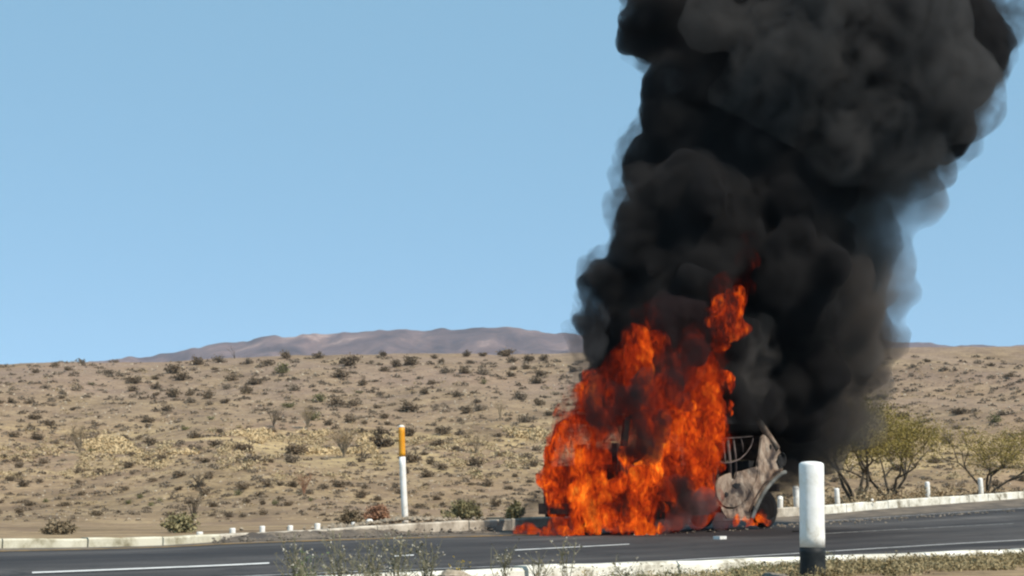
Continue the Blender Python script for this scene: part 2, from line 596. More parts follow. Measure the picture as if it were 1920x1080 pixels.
# ------------------------------------------------------------------ the road, as lines across it
# each line: pixel row by pixel column, and its distance
XS = [-300, 0, 290, 600, 840, 1000, 1290, 1415, 1645, 1920, 2300]
L0 = ([(-300, 1120), (0, 1108), (290, 1098), (600, 1083), (840, 1072), (1000, 1064), (1290, 1054), (1415, 1050), (1645, 1041), (1920, 1031), (2300, 1018)],
      [(-300, 7.0), (0, 7.8), (290, 8.5), (600, 9.3), (840, 9.9), (1000, 10.4), (1290, 11.5), (1415, 12.0), (1645, 13.0), (1920, 14.5), (2300, 17.0)])
L1 = ([(-300, 1108), (0, 1099), (290, 1089), (600, 1076), (840, 1067), (1000, 1061), (1230, 1054), (1300, 1050), (1505, 1038), (1645, 1029), (1920, 1013), (2300, 994)],
      [(-300, 7.9), (0, 8.8), (290, 9.6), (600, 10.6), (840, 11.4), (1000, 12.0), (1230, 13.0), (1300, 13.4), (1505, 14.8), (1645, 16.0), (1920, 18.5), (2300, 23)])
L2 = ([(-300, 1087), (0, 1077), (290, 1066), (500, 1057), (750, 1043), (970, 1032), (1170, 1021.5), (1350, 1011), (1550, 1001), (1645, 995.5), (1920, 981), (2300, 962)],
      [(-300, 9.2), (0, 10.1), (290, 11.2), (500, 12.3), (750, 14.2), (970, 16.6), (1170, 19.2), (1350, 22.0), (1550, 25.6), (1645, 27.5), (1920, 33), (2300, 42)])
L3 = ([(-300, 1039), (0, 1034), (290, 1027), (430, 1020), (700, 1011), (860, 1007), (1000, 1003), (1189, 996), (1350, 989), (1500, 980), (1645, 971), (1920, 953), (2300, 930)],
      [(-300, 15.5), (0, 17.0), (290, 18.7), (430, 19.9), (700, 22.6), (860, 24.2), (1000, 25.8), (1189, 28.0), (1350, 30.2), (1500, 32.6), (1645, 35.2), (1920, 41), (2300, 51)])
L4 = ([(-300, 1031), (0, 1028), (290, 1023), (450, 1013), (650, 1004), (905, 996), (1189, 984), (1350, 977), (1455, 970), (1560, 963), (1645, 955), (1920, 934), (2300, 904)],
      [(-300, 16.8), (0, 18.4), (290, 20.2), (450, 21.8), (650, 23.9), (905, 26.8), (1189, 30.4), (1350, 33.0), (1455, 35.0), (1560, 37.2), (1645, 39.2), (1920, 46), (2300, 58)])
LINES = [L0, L1, L2, L3, L4]


def line_pt(i, x):
    return W(x, lerp_keys(LINES[i][0], x), lerp_keys(LINES[i][1], x))


def road_pt(x, t):
    i = max(0, min(3, int(math.floor(t))))
    a, b = line_pt(i, x), line_pt(i + 1, x)
    return a + (b - a) * (t - i)


COLS = [-400 + 20 * k for k in range(142)]     # pixel columns of the lofts


def strip(name, t0, t1, cols, mat, lift, nt=1, jitter=0.0):
    vs, fs, uvs = [], [], []
    ln = 0.0
    prev = None
    for x in cols:
        c = road_pt(x, (t0 + t1) / 2)
        if prev is not None:
            ln += (c - prev).length
        prev = c
        for k in range(nt + 1):
            t = t0 + (t1 - t0) * k / nt
            p = road_pt(x, t)
            p.z += lift
            vs.append(p)
            uvs.append((ln, t * 0.25))
    n = nt + 1
    for i in range(len(cols) - 1):
        for k in range(nt):
            fs.append((i * n + k, (i + 1) * n + k, (i + 1) * n + k + 1, i * n + k + 1))
    return mesh_obj(name, vs, fs, mat, None, True, None, uvs)


KERB_H = [(-300, 0.125), (290, 0.12), (450, 0.105), (610, 0.115), (740, 0.165), (905, 0.21), (2300, 0.21)]


def road_z(X, Y):
    """Height of the road surface near (X, Y), with the fraction t across it (None off the road)."""
    x = 960 + FPX * 1.013 * X / Y
    x = max(-900, min(2900, x))
    ds = [lerp_keys(L[1], x) for L in LINES]
    zs = [W(x, lerp_keys(L[0], x), d).z for L, d in zip(LINES, ds)]
    return x, ds, zs


# ------------------------------------------------------------------ terrain
RIDGE = [(-900, 700), (-300, 690), (0, 682), (290, 676), (430, 672), (600, 668), (800, 664), (1000, 663), (1080, 660), (1300, 655), (1645, 648), (1920, 652), (2300, 662), (2900, 690)]


def hz(y, d):
    v = (540.0 - y) / FPX
    return EYE.z + (SP + v * CP) / (CP - v * SP) * d


def sstep(a, b, x):
    t = max(0.0, min(1.0, (x - a) / (b - a)))
    return t * t * (3 - 2 * t)


def ground_z(X, Y):
    x, ds, zs = road_z(X, max(Y, 0.8))
    dn, df = ds[0] - 0.22, ds[4] + 0.25
    znear, zfar = zs[0] - 0.12, zs[4] + lerp_keys(KERB_H, x) - 0.02
    nz = mnoise.noise(Vector((X * 0.9, Y * 0.9, 3.1)))
    if Y < dn:
        # the verge: falls away towards the camera
        right = sstep(1250, 1600, x)
        keys = [(0.0, -1.2), (3.0, -1.1), (5.5, -0.62), (8.0, -0.06 + 0.11 * right - 0.10 * (1 - right)), (dn, znear + 0.06 * right)]
        if dn < 8.4:
            keys = [(0.0, -1.2), (3.0, -1.1), (5.0, -0.7), (dn, znear)]
        return lerp_lin(keys, Y) + 0.025 * nz * sstep(0, 3, Y) * sstep(dn, dn - 0.8, Y)
    if Y <= df:
        if Y < ds[0] + 0.3:
            return min(znear, zs[0] - 0.25)
        return lerp_lin(list(zip(ds, zs)), Y) - 0.28
    ridge_y = lerp_keys(RIDGE, x)
    dr = 168.0 + 10 * mnoise.noise(Vector((X * 0.012, 1.7, 0.3)))
    left = sstep(1300, 900, x)
    d0 = max(df + 1.0, 44.0)
    z44 = hz(981, 44) * left + (zfar + 0.10) * (1 - left)
    keys = [(df, zfar), (df + 2.0, zfar + 0.03), (max(d0, df + 4), max(z44, zfar + 0.06)), (max(df + 24, 62), max(hz(948, 62), zfar)),
            (92, hz(832, 92)), (130, hz(742, 130)), (dr, hz(ridge_y, dr)), (dr + 30, hz(ridge_y, dr) - 1.5), (260, 8), (420, 3), (900, 0), (6000, -20)]
    keys = sorted(keys)
    z = lerp_lin(keys, Y)
    amp = sstep(df + 3, 90, Y)
    g = mnoise.fractal(Vector((X * 0.045, Y * 0.022, 5.2)), 1.0, 2.0, 4)
    g2 = mnoise.noise(Vector((X * 0.32, Y * 0.20, 8.0)))
    fade = 1 - sstep(140, dr, Y) * 0.75
    gul = -abs(mnoise.noise(Vector((X * 0.05 + Y * 0.018, Y * 0.008, 2.0))))
    z += amp * fade * (1.0 * g + 1.7 * gul + 0.6) + 0.16 * g2 * (0.25 + 0.75 * amp) * sstep(df, df + 4, Y)
    return z


def lerp_lin(keys, x):
    if x <= keys[0][0]:
        return keys[0][1]
    for (a, va), (b, vb) in zip(keys, keys[1:]):
        if x <= b:
            if b - a < 1e-6:
                return vb
            return va + (vb - va) * (x - a) / (b - a)
    return keys[-1][1]


def build_ground():
    rows = [0.6 + 0.55 * k for k in range(100)]            # to 55 m
    d = rows[-1]
    while d < 2550:
        d *= 1.02 if d < 240 else 1.16
        rows.append(d)
    us = []
    u = -0.76
    while u < 0.7601:
        us.append(u)
        u += 0.008 if -0.46 < u < 0.46 else 0.05
    vs, fs = [], []
    n = len(us)
    for d in rows:
        for u in us:
            X = u * d
            vs.append((X, d, ground_z(X, d)))
    for i in range(len(rows) - 1):
        for k in range(n - 1):
            fs.append((i * n + k, i * n + k + 1, (i + 1) * n + k + 1, (i + 1) * n + k))
    # carry the sheet back under and behind the camera
    b = len(vs)
    for k in range(n):
        vs.append((us[k] * 40, -30, -1.25))
    for k in range(n - 1):
        fs.append((b + k, b + k + 1, k + 1, k))
    o = mesh_obj("ground", vs, fs, M["ground"])
    tag(o, "sandy desert hillside rising behind the road to a low ridge", None, None, "structure")
    return o


build_ground()

# road surface and markings
road = strip("road", 0.0, 3.25, COLS, M["asphalt"], 0.0, 26)
tag(road, "grey two lane asphalt road crossing the bottom of the view", None, None, "structure")
sh = strip("road_shoulder", 3.25, 4.0, COLS, M["shoulder"], 0.0, 3)
tag(sh, "dirt covered strip between the yellow edge line and the far kerb", None, None, "structure")


def cols_between(a, b, step=10):
    n = max(2, int((b - a) / step))
    return [a + (b - a) * k / n for k in range(n + 1)]


def marking(i, a, b, width, mat, label):
    """A painted line along road line i from pixel column a to b."""
    cs = cols_between(a, b)
    vs, fs, uvs = [], [], []
    for x in cs:
        p = line_pt(i, x)
        q = line_pt(i, x + 4) - line_pt(i, x - 4)
        dep = width / max(0.25, abs(q.x) / math.hypot(q.x, q.y))
        for s in (-1, 1):
            j = i if s > 0 else i - 1
            if j < 0 or j > 3:
                continue
            gap = (line_pt(j + 1, x) - line_pt(j, x)).length
            t = i + s * dep / 2 / gap
            w = road_pt(x, t)
            w.z += 0.006
            vs.append(w)
    for k in range(len(cs) - 1):
        fs.append((2 * k, 2 * k + 2, 2 * k + 3, 2 * k + 1))
    o = mesh_obj("lane_marking", vs, fs, mat)
    tag(o, label, None, None, "structure")
    return o


marking(2, -330, -160, 0.13, M["white_line"], "white lane dash outside the left edge")
marking(2, 60, 505, 0.13, M["white_line"], "long white lane dash nearest the weeds")
marking(2, 738, 776, 0.13, M["white_line"], "short remnant of a white dash behind the weeds")
marking(2, 965, 1180, 0.13, M["white_line"], "white lane dash in front of the burning van")
marking(2, 1545, 1900, 0.12, M["faint_line"], "faint lane dash right of the near bollard")
marking(1, 1215, 2200, 0.12, M["white_line"], "white edge line along the near kerb")
marking(1, -300, 1200, 0.10, M["faint_line"], "worn edge line behind the roadside weeds")
marking(3, -300, 1010, 0.14, M["yellow_line"], "thin yellow edge line along the far shoulder")
marking(3, 1500, 2200, 0.12, M["faint_line"], "worn edge line beyond the burning van")


# ------------------------------------------------------------------ kerbs
def resample(pts, step):
    out, acc = [pts[0].copy()], 0.0
    for a, b in zip(pts, pts[1:]):
        L = (b - a).length
        pos = 0.0
        while acc + (L - pos) >= step:
            pos += step - acc
            out.append(a + (b - a) * (pos / L))
            acc = 0.0
        acc += L - pos
    return out


def kerb(name, pts, width, height, below, toward, seg, gap, mats, label):
    """A row of kerb segments along pts (points of the top edge on the road side)."""
    root = empty(name)
    tag(root, label, None, None, "structure")
    ps = resample(pts, seg / 4)
    rnd = random.Random(hash(name) % 1000 if False else len(name))
    k, first = 0, True
    while k + 4 < len(ps):
        run = ps[k:k + 5]
        mb = MB()
        rows = []
        dz = rnd.uniform(-0.008, 0.008)
        dy = rnd.uniform(-0.008, 0.008)
        for j, p in enumerate(run):
            t = (run[min(j + 1, 4)] - run[max(j - 1, 0)])
            t.z = 0
            t.normalize()
            nrm = Vector((t.y, -t.x, 0)) * toward
            q = p.copy()
            if j == 0:
                q += t * gap / 2
            if j == 4:
                q -= t * gap / 2
            q += nrm * dy
            q.z += dz + rnd.uniform(-0.006, 0.006)
            b = 0.022
            prof = [(0, -below), (0, -b), (b, 0), (width - b, 0.0), (width, -b), (width + 0.015, -height)]
            rows.append([q + nrm * a + Vector((0, 0, h)) for a, h in prof])
        m = len(rows[0])
        vs = [v for r in rows for v in r]
        fs = []
        for j in range(4):
            for i in range(m - 1):
                f = (j * m + i, j * m + i + 1, (j + 1) * m + i + 1, (j + 1) * m + i)
                fs.append(f if toward > 0 else f[::-1])
        fs.append(tuple(range(m)))
        fs.append(tuple(4 * m + i for i in range(m - 1, -1, -1)))
        mb.add(vs, fs)
        mb.build("kerb_segment", mats(run[2]), root)
        k += 4
    return root


near_pts = []
for x in range(-360, 2360, 10):
    p = line_pt(0, x)
    p.z += 0.015
    near_pts.append(p)
kerb("kerb", near_pts, 0.17, 0.20, 0.10, 1, 1.62, 0.035, lambda p: M["kerb_white"], "white painted kerb at the near edge of the road")
far_pts = []
for x in range(-360, 2360, 10):
    p = line_pt(4, x)
    p.z += lerp_keys(KERB_H, x)
    far_pts.append(p)


def far_mat(p):
    x = 960 + FPX * 1.013 * p.x / p.y
    return M["kerb_white"] if x > 1500 else M["kerb_pale"] if x < 405 else M["kerb_grey"]


kerb("kerb", far_pts, 0.20, 0.22, 0.25, -1, 1.25, 0.02, far_mat, "weathered concrete kerb at the far edge of the road")


# ------------------------------------------------------------------ mountain
def build_mountain():
    sil = [(-700, 720), (-300, 705), (0, 690), (200, 670), (290, 659), (350, 648), (430, 638), (500, 630), (600, 624), (640, 619), (700, 616.5), (770, 616.5), (810, 618), (860, 617),
           (920, 610), (960, 611), (1090, 618), (1200, 628), (1400, 622), (1645, 630), (1920, 646), (2300, 668), (2700, 700)]
    D = 2600.0
    vs, fs = [], []
    nx, ny = 520, 60
    for j in range(ny):
        t = j / (ny - 1)
        for i in range(nx):
            x = -700 + 3400 * i / (nx - 1)
            y = lerp_keys(sil, x)
            top = hz(y, D)
            fr = 1 - abs(t * 1.35 - 1.0) if t * 1.35 <= 1 else 1 - (t * 1.35 - 1) * 1.2
            fr = max(0.0, fr) ** 0.8
            X = (x - 960) / FPX * D
            Y = D - 900 + 900 * t * 1.35
            q = Vector((X * 0.0042, Y * 0.0022, 1.0))
            er = mnoise.ridged_multi_fractal(q, 0.9, 2.1, 5, 1.0, 2.0)
            er2 = mnoise.ridged_multi_fractal(Vector((X * 0.014, Y * 0.006, 3.0)), 0.9, 2.1, 3, 1.0, 2.0)
            z = top * fr - (1.2 - er2) * 22 * (0.06 + (1 - fr)) * min(1, fr * 3) - (1.35 - er) * 65 * (0.09 + (1 - fr)) * min(1, fr * 3) + 6 * mnoise.noise(Vector((X * 0.02, Y * 0.01, 4))) + 2.5 * mnoise.noise(Vector((X * 0.055, Y * 0.02, 9)))
            vs.append((X * (Y / D), Y, z - 20 * (1 - fr)))
    for j in range(ny - 1):
        for i in range(nx - 1):
            fs.append((j * nx + i, j * nx + i + 1, (j + 1) * nx + i + 1, (j + 1) * nx + i))
    o = mesh_obj("mountain", vs, fs, M["mountain"])
    tag(o, "long flat topped purple brown mountain beyond the ridge", None, None, "structure")


build_mountain()


# ------------------------------------------------------------------ shrubs and desert plants
def leaf_quad(mb, p, size, rnd):
    a = Vector((rnd.gauss(0, 1), rnd.gauss(0, 1), rnd.gauss(0, 1))).normalized()
    b = a.cross(Vector((rnd.gauss(0, 1), rnd.gauss(0, 1), rnd.gauss(0, 1)))).normalized()
    s1, s2 = size * rnd.uniform(0.6, 1.3), size * rnd.uniform(0.3, 0.7)
    mb.add([p - a * s1, p + b * s2, p + a * s1, p - b * s2], [(0, 1, 2, 3)])


def shrub_mb(seed, n=260, flat=0.62, leaf=0.10, stems=9, spread=1.0, open_=0.25):
    """A dome of leaf-sized faces on fanning stems, radius about 1, base at z=0."""
    rnd = random.Random(seed)
    mb = MB()
    tips = []
    for k in range(stems):
        a = 2 * math.pi * (k + rnd.random() * 0.8) / stems
        el = rnd.uniform(0.25, 1.35)
        L = rnd.uniform(0.65, 1.05)
        tip = Vector((math.cos(a) * math.cos(el) * L * spread, math.sin(a) * math.cos(el) * L * spread, max(0.08, math.sin(el) * L * flat * 1.35)))
        m = tip * 0.5 + Vector((rnd.uniform(-.1, .1), rnd.uniform(-.1, .1), 0.05))
        mb.tube([(0, 0, -0.05), m, tip], [0.030, 0.02, 0.008], 3, False)
        tips.append(tip)
    for k in range(n):
        t = rnd.choice(tips)
        f = rnd.uniform(open_, 1.05)
        p = t * f + Vector((rnd.gauss(0, .17), rnd.gauss(0, .17), rnd.gauss(0, .11)))
        p.z = max(0.02, p.z)
        leaf_quad(mb, p, leaf, rnd)
    return mb


SHRUB_MESH = {}


def shrub_protos():
    for kind, mat, args in (("dark", "shrub_dark", dict(n=420, flat=0.62, leaf=0.125)),
                            ("grey", "shrub_grey", dict(n=340, flat=0.5, leaf=0.11, stems=12)),
                            ("green", "shrub_green", dict(n=280, flat=0.7, leaf=0.11)),
                            ("straw", "grass_dry", dict(n=260, flat=0.45, leaf=0.13, stems=14))):
        SHRUB_MESH[kind] = []
        for s in range(4):
            mb = shrub_mb(100 + s * 7 + len(kind), **args)
            me = bpy.data.meshes.new(kind + "_shrub")
            me.from_pydata([tuple(v) for v in mb.v], [], mb.f)
            me.materials.append(M[mat])
            SHRUB_MESH[kind].append(me)


shrub_protos()


def px_of(P):
    r = P - EYE
    zc = r.y * CP + r.z * SP
    yc = -r.y * SP + r.z * CP
    return 960 + FPX * r.x / zc, 540 - FPX * yc / zc


def hill_point(px, py):
    """Where the view ray through (px, py) meets the ground beyond the far kerb."""
    d = lerp_keys(L4[1], px) + 1.5
    lo = d
    while d < 180:
        P = W(px, py, d)
        if P.z <= ground_z(P.x, P.y):
            for _ in range(5):
                m = (lo + d) / 2
                Q = W(px, py, m)
                if Q.z <= ground_z(Q.x, Q.y):
                    d = m
                else:
                    lo = m
            P = W(px, py, d)
            return Vector((P.x, P.y, ground_z(P.x, P.y)))
        lo = d
        d += 1.6 if d < 90 else 2.4
    return None


# the skyline shrubs and the larger ones that the photograph shows apart
KEY_SHRUBS = [  # px, py of the base, width in px, kind
    (535, 672, 34, "dark"), (598, 672, 30, "dark"), (655, 686, 52, "dark"), (718, 668, 24, "dark"), (770, 684, 44, "dark"), (815, 672, 22, "dark"), (875, 668, 26, "dark"), (948, 668, 42, "dark"), (906, 668, 20, "dark"),
    (371, 684, 36, "dark"), (325, 700, 44, "dark"), (411, 680, 40, "grey"), (500, 686, 36, "dark"), (530, 700, 42, "green"), (637, 708, 40, "dark"), (476, 722, 38, "dark"), (340, 714, 40, "dark"),
    (390, 748, 38, "dark"), (325, 745, 34, "dark"), (551, 732, 36, "grey"), (631, 762, 40, "dark"), (706, 766, 24, "dark"), (765, 772, 52, "dark"), (680, 722, 28, "dark"),
    (366, 822, 30, "dark"), (555, 852, 54, "dark"), (470, 866, 66, "grey"), (457, 846, 44, "dark"), (405, 838, 34, "dark"), (412, 812, 24, "dark"), (715, 838, 60, "dark"), (712, 820, 44, "dark"), (768, 818, 40, "dark"), (770, 868, 44, "dark"),
    (545, 868, 50, "grey"), (335, 895, 40, "dark"), (456, 918, 34, "dark"), (503, 912, 30, "dark"), (548, 913, 30, "dark"), (384, 928, 28, "dark"), (462, 944, 24, "dark"), (820, 838, 36, "dark"), (862, 816, 34, "grey"), (890, 874, 34, "dark"),
    (800, 895, 34, "dark"), (915, 912, 32, "dark"), (955, 918, 26, "dark"), (1010, 760, 30, "dark"), (975, 750, 36, "grey"), (985, 792, 40, "grey"), (1030, 780, 24, "dark"), (900, 770, 40, "grey"), (875, 775, 30, "dark"), (1005, 720, 36, "dark"), (1012, 706, 34, "dark"),
    (870, 700, 36, "dark"), (905, 702, 38, "grey"), (835, 700, 34, "grey"), (960, 680, 30, "dark"), (1020, 676, 32, "dark"), (830, 815, 40, "dark"), (985, 860, 32, "grey"), (1005, 845, 34, "grey"),
]

ROWS = [(690, "on the skyline"), (735, "high on the slope"), (790, "on the upper slope"), (842, "at mid slope"), (895, "among the dry grass"), (935, "on the lower sand"), (2000, "on the lowest sand")]
COLS_TEXT = [(290, "at far left"), (430, "above the pale left kerb"), (560, "above the stub posts"), (625, "left of the tan trees"), (700, "by the biggest bare tree"),
             (830, "behind the orange post"), (960, "right of the orange post"), (1300, "next to the fire"), (5000, "at right beyond the trees")]
KIND_TEXT = {"dark": "dark round shrub", "grey": "grey twiggy shrub", "green": "olive low shrub", "straw": "straw dry bush"}
by_label = {}


placed = []


def put_shrub(px, py, wpx, kind, rnd):
    P = hill_point(px, py)
    if P is None:
        return None
    r = wpx * 0.485 / pxm(P.y)
    o = link_mesh({"dark": "desert_shrub", "grey": "twiggy_shrub", "green": "olive_shrub", "straw": "dry_bush"}[kind], rnd.choice(SHRUB_MESH[kind]))
    o.location = P
    o.rotation_euler = (0, 0, rnd.uniform(0, 6.28))
    o.scale = (r * rnd.uniform(0.9, 1.1), r * rnd.uniform(0.9, 1.1), r * rnd.uniform(0.85, 1.25))
    row = next(t for y, t in ROWS if py < y)
    lab = ("low " if wpx < 21 else "big " if wpx > 33 else "") + KIND_TEXT[kind] + " " + row + " " + next(t for x, t in COLS_TEXT if px < x)
    by_label.setdefault(lab, []).append((px, o))
    tag(o, lab, "shrub", "shrubs " + row)
    placed.append((px, py, wpx))
    return o


rs = random.Random(21)
n_shrub = 0
for (px, py, w, k) in KEY_SHRUBS:
    if put_shrub(px, py, w * rs.uniform(0.85, 1.05), k, rs) is not None:
        n_shrub += 1
tries = 0
while n_shrub < 298 and tries < 6000:
    tries += 1
    px = rs.uniform(-20, 1080) if rs.random() < 0.82 else rs.uniform(1480, 1960)
    py = rs.uniform(676, 975)
    if px > 1480 and py > 930:
        continue
    w = rs.choice((16, 18, 20, 22, 24, 26, 30, 34)) * (1.0 if py > 700 else 0.9)
    if any(abs(px - a) < (w + c) * 0.42 and abs(py - b) < (w + c) * 0.22 for a, b, c in placed):
        continue
    kind = rs.choices(("dark", "grey", "green", "straw"), (0.56, 0.24, 0.08, 0.12))[0]
    if kind == "straw" and not 800 < py < 900:
        kind = "dark"
    if put_shrub(px, py, w, kind, rs) is not None:
        n_shrub += 1


ORD = ["first", "second", "third", "fourth", "fifth", "sixth", "seventh", "eighth"]
for lab, os_ in by_label.items():
    if len(os_) > 1 and len(lab.split()) > 13:
        lab = lab.replace(" next to the", " by the").replace(" beyond the trees", "").replace("the biggest bare", "the").replace(" pale left", " left")
        for _x, o in os_:
            o["label"] = lab
    os_.sort(key=lambda q: q[0])
    if 1 < len(os_) <= 8:
        for k, (_x, o) in enumerate(os_):
            o["label"] = lab + ", " + ("leftmost" if k == 0 else "rightmost" if k == len(os_) - 1 else ORD[k] + " from left")


def joined_scatter(name, n, spots, kinds, label, cat, nleaf, leaf, mats, flat=0.5):
    """Small plants past the counted ones: one mesh."""
    rnd = random.Random(len(name) * 31)
    mb = MB()
    for (P, r) in spots:
        for k in range(nleaf):
            a, q = rnd.uniform(0, 6.283), math.sqrt(rnd.random())
            p = Vector((math.cos(a) * q, math.sin(a) * q, rnd.random() * flat * (1.25 - q * q)))
            leaf_quad(mb, P + p * r, leaf * r, rnd)
    o = mb.build(name, mats)
    tag(o, label, cat, None, "stuff")
    return o


def random_hill_spots(n, seed, y0, y1, w0, w1, patch=None, xr=(-40, 1090), xr2=(1480, 1960)):
    rnd = random.Random(seed)
    out = []
    t = 0
    while len(out) < n and t < n * 6:
        t += 1
        px = rnd.uniform(*xr) if rnd.random() < 0.75 else rnd.uniform(*xr2)
        py = y0 + (y1 - y0) * rnd.random()
        if patch and mnoise.noise(Vector((px * 0.012, py * 0.03, patch))) < 0.05:
            continue
        P = hill_point(px, py)
        if P is not None:
            out.append((P, rnd.uniform(w0, w1) / 2 / pxm(P.y)))
    return out


joined_scatter("small_shrubs", 0, random_hill_spots(3000, 5, 670, 978, 7, 20, None, (-40, 1480)), None, "many small brown shrubs dotted over the hillside", "shrubs", 34, 0.30, M["shrub_grey"])
joined_scatter("dry_grass", 0, random_hill_spots(900, 9, 808, 900, 9, 28, 3.3), None, "pale yellow dry grass tufts along the foot of the hill", "grass", 34, 0.24, M["grass_dry"], 0.55)
joined_scatter("straw_grass", 0, random_hill_spots(420, 19, 812, 852, 10, 30, 4.4, (150, 700), (820, 1010)), None, "bright straw coloured grass band across the middle of the slope", "grass", 40, 0.26, M["grass_straw"], 0.6)
joined_scatter("pale_grass", 0, random_hill_spots(800, 12, 690, 968, 7, 18, 6.1), None, "sparse pale dry grass over the slope", "grass", 24, 0.22, M["twig_tan"], 0.5)


def rock_mesh(name, seed, mat, sub=2, flat=0.7):
    bm = bmesh.new()
    bmesh.ops.create_icosphere(bm, subdivisions=sub, radius=1.0)
    o3 = Vector((seed * 1.7, seed * 0.7, seed * 2.3))
    for v in bm.verts:
        k = 1 + 0.38 * mnoise.noise(v.co * 1.1 + o3) + 0.15 * mnoise.noise(v.co * 3 + o3)
        v.co *= k
        v.co.z *= flat
    me = bpy.data.meshes.new(name)
    bm.to_mesh(me)
    bm.free()
    me.materials.append(mat)
    return me


def scatter_stones(name, spots, mat, label, seed, kind="stuff"):
    rnd = random.Random(seed)
    mb = MB()
    oct_f = [(0, 2, 4), (2, 1, 4), (1, 3, 4), (3, 0, 4), (2, 0, 5), (1, 2, 5), (3, 1, 5), (0, 3, 5)]
    for P, r in spots:
        pts = [Vector(q) for q in ((1, 0, 0), (-1, 0, 0), (0, 1, 0), (0, -1, 0), (0, 0, .8), (0, 0, -.6))]
        rot = Matrix.Rotation(rnd.uniform(0, 6.28), 3, 'Z') @ Matrix.Rotation(rnd.uniform(-.5, .5), 3, 'X')
        mb.add([P + rot @ (q * r * rnd.uniform(0.6, 1.25)) for q in pts], oct_f)
    o = mb.build(name, mat)
    tag(o, label, "stones", None, kind)
    return o


scatter_stones("hillside_stones", random_hill_spots(2600, 15, 680, 978, 2, 7), M["stone"], "small pale stones lying all over the sandy hillside", 4)
scatter_stones("dark_gravel", random_hill_spots(2400, 16, 680, 978, 2, 7), M["dark_stone"], "dark gravel and clods over the sandy hillside", 5)


# bare desert trees and ocotillo-like wands on the hill
def wand_plant(name, px, py, hpx, wpx, nst, mat_stem, mat_twig, label, seed, lean=0.0, twigs=6, cat="desert tree"):
    P = hill_point(px, py)
    if P is None:
        return
    s = 1 / pxm(P.y)
    H, Wd = hpx * s, wpx * s * 0.5
    root = empty(name, P)
    tag(root, label, cat)
    rnd = random.Random(seed)
    st, tw = MB(), MB()
    for k in range(nst):
        a = rnd.uniform(0, 6.283)
        q = math.sqrt(rnd.random())
        tip = Vector((math.cos(a) * q * Wd + lean * H, math.sin(a) * q * Wd * 0.7, H * rnd.uniform(0.65, 1.0) * (1.05 - 0.25 * q)))
        mid = Vector((tip.x * 0.42, tip.y * 0.42, tip.z * 0.58))
        low = Vector((tip.x * 0.1, tip.y * 0.1, tip.z * 0.2))
        r0 = max(0.018, H * 0.011)
        st.tube([(rnd.uniform(-.05, .05), 0, -0.1), low, mid, tip], [r0 * 1.6, r0 * 1.2, r0 * 0.8, r0 * 0.35], 4, False)
        for j in range(twigs):
            f = rnd.uniform(0.45, 1.0)
            b = (mid + (tip - mid) * ((f - 0.45) / 0.55))
            e = b + Vector((rnd.gauss(0, .13), rnd.gauss(0, .13), rnd.uniform(0.02, 0.2))) * H
            tw.tube([b, (b + e) / 2 + Vector((0, 0, -0.01 * H)), e], [r0 * 0.5, r0 * 0.4, r0 * 0.25], 3, False)
            for i in range(3):
                leaf_quad(tw, b + (e - b) * rnd.random() + Vector((rnd.gauss(0, .02), rnd.gauss(0, .02), rnd.gauss(0, .02))) * H, H * 0.022, rnd)
    st.build("trunk", M[mat_stem], root)
    tw.build("crown", M[mat_twig], root)["kind"] = "stuff"


wand_plant("bare_tree", 645, 858, 66, 66, 26, "bark_pale", "twig_tan", "largest fan shaped bare tan tree on the hillside left of the orange post", 3)
wand_plant("bare_tree", 577, 804, 46, 44, 20, "bark_pale", "twig_tan", "pale tan fan shaped bare tree higher up, casting a dark shadow", 4)
wand_plant("bare_tree", 513, 801, 44, 40, 12, "bark_dark", "shrub_grey", "thin grey leafless tree left of the two tan ones", 5)
wand_plant("bare_tree", 678, 862, 42, 34, 6, "bark_dark", "shrub_grey", "small flat topped bare tree beside the largest tan tree", 6)
wand_plant("bare_tree", 440, 672, 26, 26, 5, "bark_dark", "shrub_grey", "thin dark wands of a bare plant standing on the skyline", 7, -0.25, 2)
wand_plant("bare_tree", 570, 928, 46, 32, 10, "shrub_red", "shrub_red", "reddish leafless sapling low on the sand", 8)
wand_plant("bare_tree", 372, 914, 30, 40, 12, "bark_dark", "shrub_grey", "low bare grey bush spreading sideways on the sand", 9)
wand_plant("bare_tree", 893, 850, 46, 60, 14, "bark_pale", "twig_tan", "faint tan bare tree right of the orange post", 10)
wand_plant("bare_tree", 938, 790, 44, 24, 8, "bark_pale", "twig_tan", "slender pale bare tree near the burning van, high on the slope", 11)
wand_plant("bare_tree", 362, 975, 52, 40, 7, "bark_dark", "shrub_grey", "thin dark stalks behind the far kerb at left", 12)
wand_plant("bare_tree", 150, 850, 60, 60, 18, "bark_pale", "twig_tan", "tan bare tree far left on the slope", 13)


